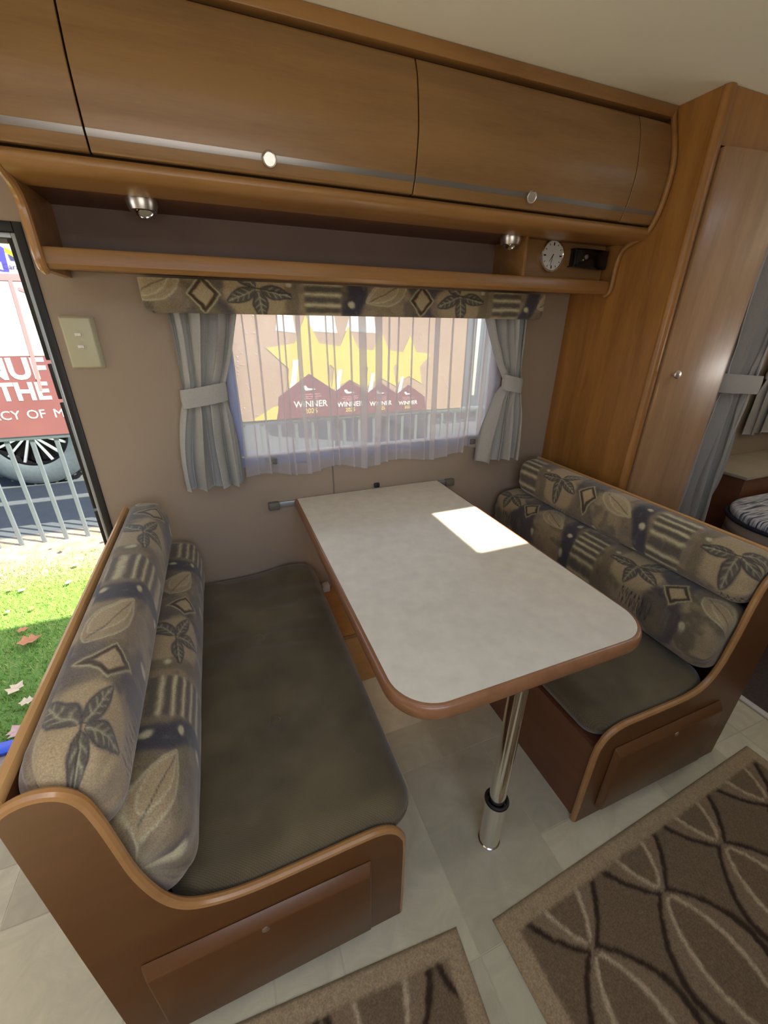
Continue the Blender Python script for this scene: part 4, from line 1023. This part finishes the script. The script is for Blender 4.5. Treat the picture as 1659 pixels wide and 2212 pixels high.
# fence with slats, banner hung on it
FY = 2.64
M['slat'] = mat('galvanised_slat', srgb(112, 122, 130), .45, .3, nscale=20, namt=.06)
fn = thing('fence', (0.3, FY, GZ), 'grey vertical-bar metal fence outside, behind the lawn', 'fence')
Geo().box((-4.2, FY - .012, 0.44), (3.4, FY + .018, 0.475), .003).out('rail', M['slat'], fn)
Geo().box((-4.2, FY + .002, 1.60), (3.4, FY + .028, 1.635), .003).out('rail', M['slat'], fn)
v, f = bevel([(-.017, -.008, 0), (.017, -.008, 0), (.017, .008, 0), (-.017, .008, 0), (-.017, -.008, 2.13), (.017, -.008, 2.13), (.017, .008, 2.13), (-.017, .008, 2.13)], [(0, 3, 2, 1), (4, 5, 6, 7), (0, 1, 5, 4), (1, 2, 6, 5), (2, 3, 7, 6), (3, 0, 4, 7)], .003, 1)
sme = bpy.data.meshes.new('slat'); sme.from_pydata(v, [], f); sme.materials.append(M['slat'])
for k in range(45):
    o = bpy.data.objects.new('slat', sme); COL.objects.link(o); o.parent = fn; o.location = Vector((-4.1 + k * 0.1685, FY + .008, GZ)) - ORI[fn.name]


def banner_mat(name, c, tl=.35):
    mt, nt, b = newmat(name); b.inputs['Base Color'].default_value = c; b.inputs['Roughness'].default_value = .7
    n = nt.nodes.new('ShaderNodeTexNoise'); n.inputs['Scale'].default_value = 3; tc = nt.nodes.new('ShaderNodeTexCoord'); nt.links.new(tc.outputs['Object'], n.inputs['Vector'])
    hs = nt.nodes.new('ShaderNodeHueSaturation'); hs.inputs['Color'].default_value = c; mr = nt.nodes.new('ShaderNodeMapRange'); mr.inputs[3].default_value = .85; mr.inputs[4].default_value = 1.12
    nt.links.new(n.outputs['Fac'], mr.inputs[0]); nt.links.new(mr.outputs[0], hs.inputs['Value']); nt.links.new(hs.outputs[0], b.inputs['Base Color'])
    return mt


B = {k: banner_mat('banner_' + k, srgb(*c)) for k, c in dict(maroon=(130, 82, 82), plaque=(112, 58, 70), gold=(214, 196, 98), dgold=(178, 150, 42), white=(244, 240, 236), mesh=(214, 200, 198), tan=(178, 150, 130), pink=(186, 128, 130), yellow=(240, 225, 40), blue=(70, 66, 170), navy=(60, 60, 100)).items()}
bn = thing('banner', (-0.1, FY - .02, 0.48), 'maroon printed banner with white lettering and gold trophies on the fence', 'banner')


def flat(name, poly, y, mt, th=.0012, parent=bn):
    return Geo().prism(poly, 'Y', y - th, y).out(name, mt, parent, smooth=False)


R4 = lambda x0, z0, x1, z1: [(x0, z0), (x1, z0), (x1, z1), (x0, z1)]
yb = FY - .016
flat('sheet', R4(-3.6, 0.475, 2.36, 1.60), yb, B['maroon'], .004)
flat('top_hem', R4(-3.6, 1.600, 2.36, 1.645), yb - .001, B['pink'], .006)
flat('printed_mesh', R4(-3.6, 1.09, -0.72, 1.595), yb - .0045, B['mesh'])
for p in ([(-1.738, 1.097), (-1.610, 1.097), (-1.543, 1.417), (-1.618, 1.417)], [(-1.552, 1.096), (-1.418, 1.096), (-1.421, 1.42), (-1.515, 1.42)], [(-1.95, 1.097), (-1.80, 1.097), (-1.73, 1.417), (-1.88, 1.417)]):
    flat('printed_letter_block', p, yb - .006, B['white'])
flat('printed_stripe', [(-1.533, 1.60), (-1.511, 1.60), (-1.525, 1.09), (-1.545, 0.83), (-1.565, 0.83), (-1.552, 1.09)], yb - .008, B['pink'])
flat('printed_stripe', [(-1.49, 1.56), (-1.40, 1.535), (-1.30, 1.54), (-1.30, 1.515), (-1.41, 1.51), (-1.49, 1.54)], yb - .008, B['pink'])
flat('printed_photo', R4(-0.72, 0.475, 2.36, 1.60), yb - .0045, B['tan'])
flat('printed_photo_edge', [(-0.72, 0.475), (-0.28, 0.475), (-0.05, 1.60), (-0.72, 1.60)], yb - .006, B['pink'])


def text(body, x, z, size, mt, parent=bn, y=yb, off=0.0, align='LEFT', name='lettering', sx=1.0):
    cu = bpy.data.curves.new('t', 'FONT'); cu.body = body; cu.size = size; cu.align_x = align; cu.offset = off; cu.extrude = 0.0006; cu.resolution_u = 4
    o = bpy.data.objects.new('t', cu); COL.objects.link(o); bpy.context.view_layer.update()
    me = bpy.data.meshes.new_from_object(o.evaluated_get(bpy.context.evaluated_depsgraph_get())); bpy.data.objects.remove(o)
    me.transform(Matrix.Diagonal((sx, 1, 1, 1))); me.transform(Matrix.Rotation(PI / 2, 4, 'X'))
    L = ORI[parent.name]; me.transform(Matrix.Translation(Vector((x, y, z)) - L))
    me.materials.clear(); me.materials.append(mt); q = bpy.data.objects.new(name, me); COL.objects.link(q); q.parent = parent; ORI[q.name] = L; me.name = name
    return q


text('MANUF', -2.195, 0.925, .215, B['white'], off=.007, y=yb - .0055, sx=.98)
text('THE', -1.84, 0.765, .185, B['white'], off=.006, y=yb - .0055)
text('LEGACY', -2.115, 0.615, .098, B['white'], y=yb - .0055, sx=1.02); text('OF', -1.705, 0.615, .098, B['white'], y=yb - .0055, sx=1.02); text('M', -1.525, 0.615, .098, B['white'], y=yb - .0055, sx=1.02)
# trophies
random.seed(11)
for cx_, s in ((0.610, 1.0), (1.02, .82), (1.36, .74), (1.68, .66)):
    zb = 0.478; y = yb - .0070 - .002 * s
    star = []
    for k in range(10):
        a = PI / 2 + k * PI / 5; r_ = .40 * s if k % 2 == 0 else .20 * s; star.append((cx_ + r_ * math.cos(a), 0.98 + .10 * (s - .7) + r_ * math.sin(a)))
    flat('printed_star', star, y + .001, B['gold'])
    flat('printed_star_facet', [(cx_ - .20 * s, zb + .27 * s), (cx_ - .14 * s, zb + .27 * s), (cx_ - .09 * s, zb + .55 * s), (cx_ - .14 * s, zb + .55 * s)], y, B['white'])
    flat('printed_plaque', [(cx_ - .34 * s, zb), (cx_ + .34 * s, zb), (cx_ + .30 * s, zb + .22 * s), (cx_, zb + .42 * s), (cx_ - .30 * s, zb + .22 * s)], y - .001, B['plaque'])
    text('WINNER', cx_, zb + .105 * s, .085 * s, B['white'], align='CENTER', y=y - .003, off=.001)
    text('2025', cx_, zb + .042 * s, .066 * s, B['gold'], align='CENTER', y=y - .003, off=.001)
    for q, (w_, zz) in enumerate(((.20, .222), (.22, .200), (.15, .180))): flat('small_print_line', R4(cx_ - w_ / 2 * s, zb + zz * s, cx_ + w_ / 2 * s, zb + (zz + .008) * s), y - .002, B['pink'])
    flat('printed_emblem', [(cx_ - .07 * s, zb + .29 * s), (cx_ - .04 * s, zb + .262 * s), (cx_ + .05 * s, zb + .27 * s), (cx_ + .05 * s, zb + .278 * s), (cx_ - .02 * s, zb + .285 * s), (cx_ - .04 * s, zb + .31 * s), (cx_ - .07 * s, zb + .312 * s)], y - .002, B['white'])
flat('printed_star_facet', [(0.02, zb), (0.26, zb), (0.30, zb + .13), (0.24, zb + .12)], yb - .0085, B['gold'])
for cx2, w2 in ((0.75, .16), (1.15, .16), (0.42, .09)): flat('printed_highlight', [(cx2 - w2, 1.28), (cx2 + w2, 1.26), (cx2 + w2 * .8, 1.44), (cx2 - w2 * .6, 1.47)], yb - .0065, B['white'])
v = []; ff = []
for k in range(420):
    x, z = (random.uniform(-.7, .35) if k < 260 else random.uniform(1.5, 2.3)), random.uniform(.5, 1.58); r_ = random.uniform(.003, .009); n = len(v)
    v += [(x - r_, yb - .0088, z), (x, yb - .0088, z - r_), (x + r_, yb - .0088, z), (x, yb - .0088, z + r_)]; ff.append((n, n + 1, n + 2, n + 3))
build('printed_glitter', v, ff, B['mesh'], bn, smooth=False, kind='stuff')

# sign above the fence
ys = 2.80; SK = (2.80 + 1.51) / (3.30 + 1.51)
sg = thing('sign', (-2.3, ys, GZ), 'white sign with blue and yellow shapes above the fence, top left', 'sign')
SX = lambda p: [(-.224 + (x + .224) * SK, 1.322 + (z - 1.322) * SK) for x, z in p]
for x in (-3.3, -2.45, 0.9): Geo().box((x, ys, GZ), (x + .05, ys + .04, 1.9), .004).out('post', M['slat'], sg)
Geo().box((-3.3, ys - .02, 1.665), (1.0, ys - .001, 2.60), .003).out('sign_shade_board', B['white'], sg)  # sign board lengthened out of view to shade the ground beyond the fence
flat('printed_shape', [(-1.60, 1.90), (-1.50, 1.897), (-1.30, 1.905), (-1.30, 1.77), (-1.434, 1.797)], ys - .021, B['yellow'], parent=sg)
flat('printed_shape', [(-1.547, 1.828), (-1.523, 1.816), (-1.446, 1.757), (-1.30, 1.68), (-1.30, 1.66), (-1.443, 1.728), (-1.55, 1.795)], ys - .022, B['yellow'], parent=sg)
flat('printed_shape', [(-1.70, 1.84), (-1.567, 1.833), (-1.550, 1.821), (-1.560, 1.668), (-1.598, 1.668), (-1.66, 1.69), (-1.66, 1.70), (-1.59, 1.677), (-1.589, 1.735), (-1.70, 1.735)], ys - .023, B['blue'], parent=sg)
flat('printed_shape', [(-1.536, 1.785), (-1.491, 1.754), (-1.497, 1.743), (-1.530, 1.743)], ys - .0235, B['navy'], parent=sg)
text('Caravan', -1.592, 1.686, .052, B['navy'], parent=sg, y=ys - .024)

# neighbouring caravan behind the fence
cv = thing('caravan', (-3.2, 5.4, GZ), 'white caravan with large alloy wheel parked behind the fence', 'caravan')
M['spoke'] = mat('machined_spoke', srgb(190, 200, 215), .25, .5)
M['body'] = mat('white_caravan_body', srgb(215, 215, 218), .5, namt=.03)
Geo().box((-6.6, 4.70, 0.12), (-0.2, 6.8, 2.35), .04, 3).out('body', M['body'], cv)
Geo().box((-6.5, 4.69, -0.20), (-0.4, 6.6, 0.12), .01).out('chassis_skirt', mat('dark_chassis', srgb(52, 56, 64), .7), cv)
wc = Vector((-2.40, 4.42, 0.135)); Rw = .63; KW = .63 / .43
tyre = Geo().lathe([(.255 * KW, 0), (.27 * KW, -.012), (.33 * KW, -.020), (.395 * KW, -.014), (.425 * KW, .006), (Rw, .03), (Rw, .20), (.41 * KW, .225), (.27 * KW, .23)], wc, d=(0, 1, 0), n=64, cap0=False)
tv = []
t_o = tyre.out('tyre', mat('tyre_rubber', srgb(84, 96, 104), .6, nscale=30, namt=.1), cv)
g = Geo()
for k in range(36):
    a = 2 * PI * k / 36; c_, s_ = math.cos(a), math.sin(a); e = Vector((c_, 0, s_)); t = Vector((-s_, 0, c_))
    for y0_, y1_, sh in ((.012, .09, 0), (.11, .20, .5)):
        q = [wc + e * r_ + t * (w_ + sh * .03) + Vector((0, yy, 0)) for r_, w_, yy in ((Rw - .004, -.014, y0_), (Rw - .004, .014, y0_), (Rw - .004, .014, y1_), (Rw - .004, -.014, y1_), (Rw + .014, -.012, y0_), (Rw + .014, .012, y0_), (Rw + .014, .012, y1_), (Rw + .014, -.012, y1_))]
        g.add(q, [(0, 3, 2, 1), (4, 5, 6, 7), (0, 1, 5, 4), (1, 2, 6, 5), (2, 3, 7, 6), (3, 0, 4, 7)])
g.out('tread_blocks', mat('tyre_tread', srgb(70, 74, 66), .8), t_o, smooth=False, kind='stuff')
rim = Geo().lathe([(.262 * KW, .0), (.262 * KW, -.012), (.25 * KW, -.014), (.245 * KW, .02), (.235 * KW, .09), (0, .10)], wc, d=(0, 1, 0), n=56, cap0=False).out('rim', mat('black_rim', srgb(30, 30, 34), .3, .6), cv)
for k in range(8):
    a = 2 * PI * k / 8 + .2; e = Vector((math.cos(a), 0, math.sin(a))); t = Vector((-math.sin(a), 0, math.cos(a)))
    for sg_ in (-1, 1):
        q = [wc + (e * r_ + t * w_ * sg_) * KW + Vector((0, yy, 0)) for r_, w_, yy in ((.05, .004, .005), (.245, .045, .000), (.245, .062, .000), (.05, .020, .005), (.05, .004, .035), (.245, .045, .03), (.245, .062, .03), (.05, .020, .035))]
        v, f = fixnormals([tuple(p) for p in q], [(0, 1, 2, 3), (4, 5, 6, 7), (0, 1, 5, 4), (1, 2, 6, 5), (2, 3, 7, 6), (3, 0, 4, 7)])
        build('spoke', v, f, M['spoke'], rim, smooth=False)
Geo().lathe([(.05, -.005), (.05, .03), (0, .03)], wc, d=(0, 1, 0), n=28).out('hub_cap', M['blackg'], rim)
# pale caravan end right of the banner
c2 = thing('caravan', (5.2, 6.0, GZ), 'pale caravan with vertical white trims outside, right side of the window', 'caravan')
Geo().box((2.9, 4.4, 0.0), (8.5, 7.6, 2.5), .04, 3).out('body', M['slat'], c2)
for x in (2.98, 3.30, 3.62, 3.80): Geo().box((x, 4.375, 0.3), (x + .07, 4.399, 2.2), .003).out('white_trim', M['white'], c2)
Geo().box((3.95, 4.38, 1.0), (5.4, 4.399, 1.7), .01).out('caravan_window', M['blackg'], c2)
Geo().box((3.0, 4.5, -0.45), (8.3, 7.4, 0.0), .01).out('chassis_skirt', mat('grey_skirt', srgb(120, 122, 130), .7), c2)
Geo().tube([(2.86, 3.0, GZ), (2.86, 3.0, 2.3)], .022, 12).out('pole', M['white'], label='thin white pole outside at the right side of the window', cat='pole')
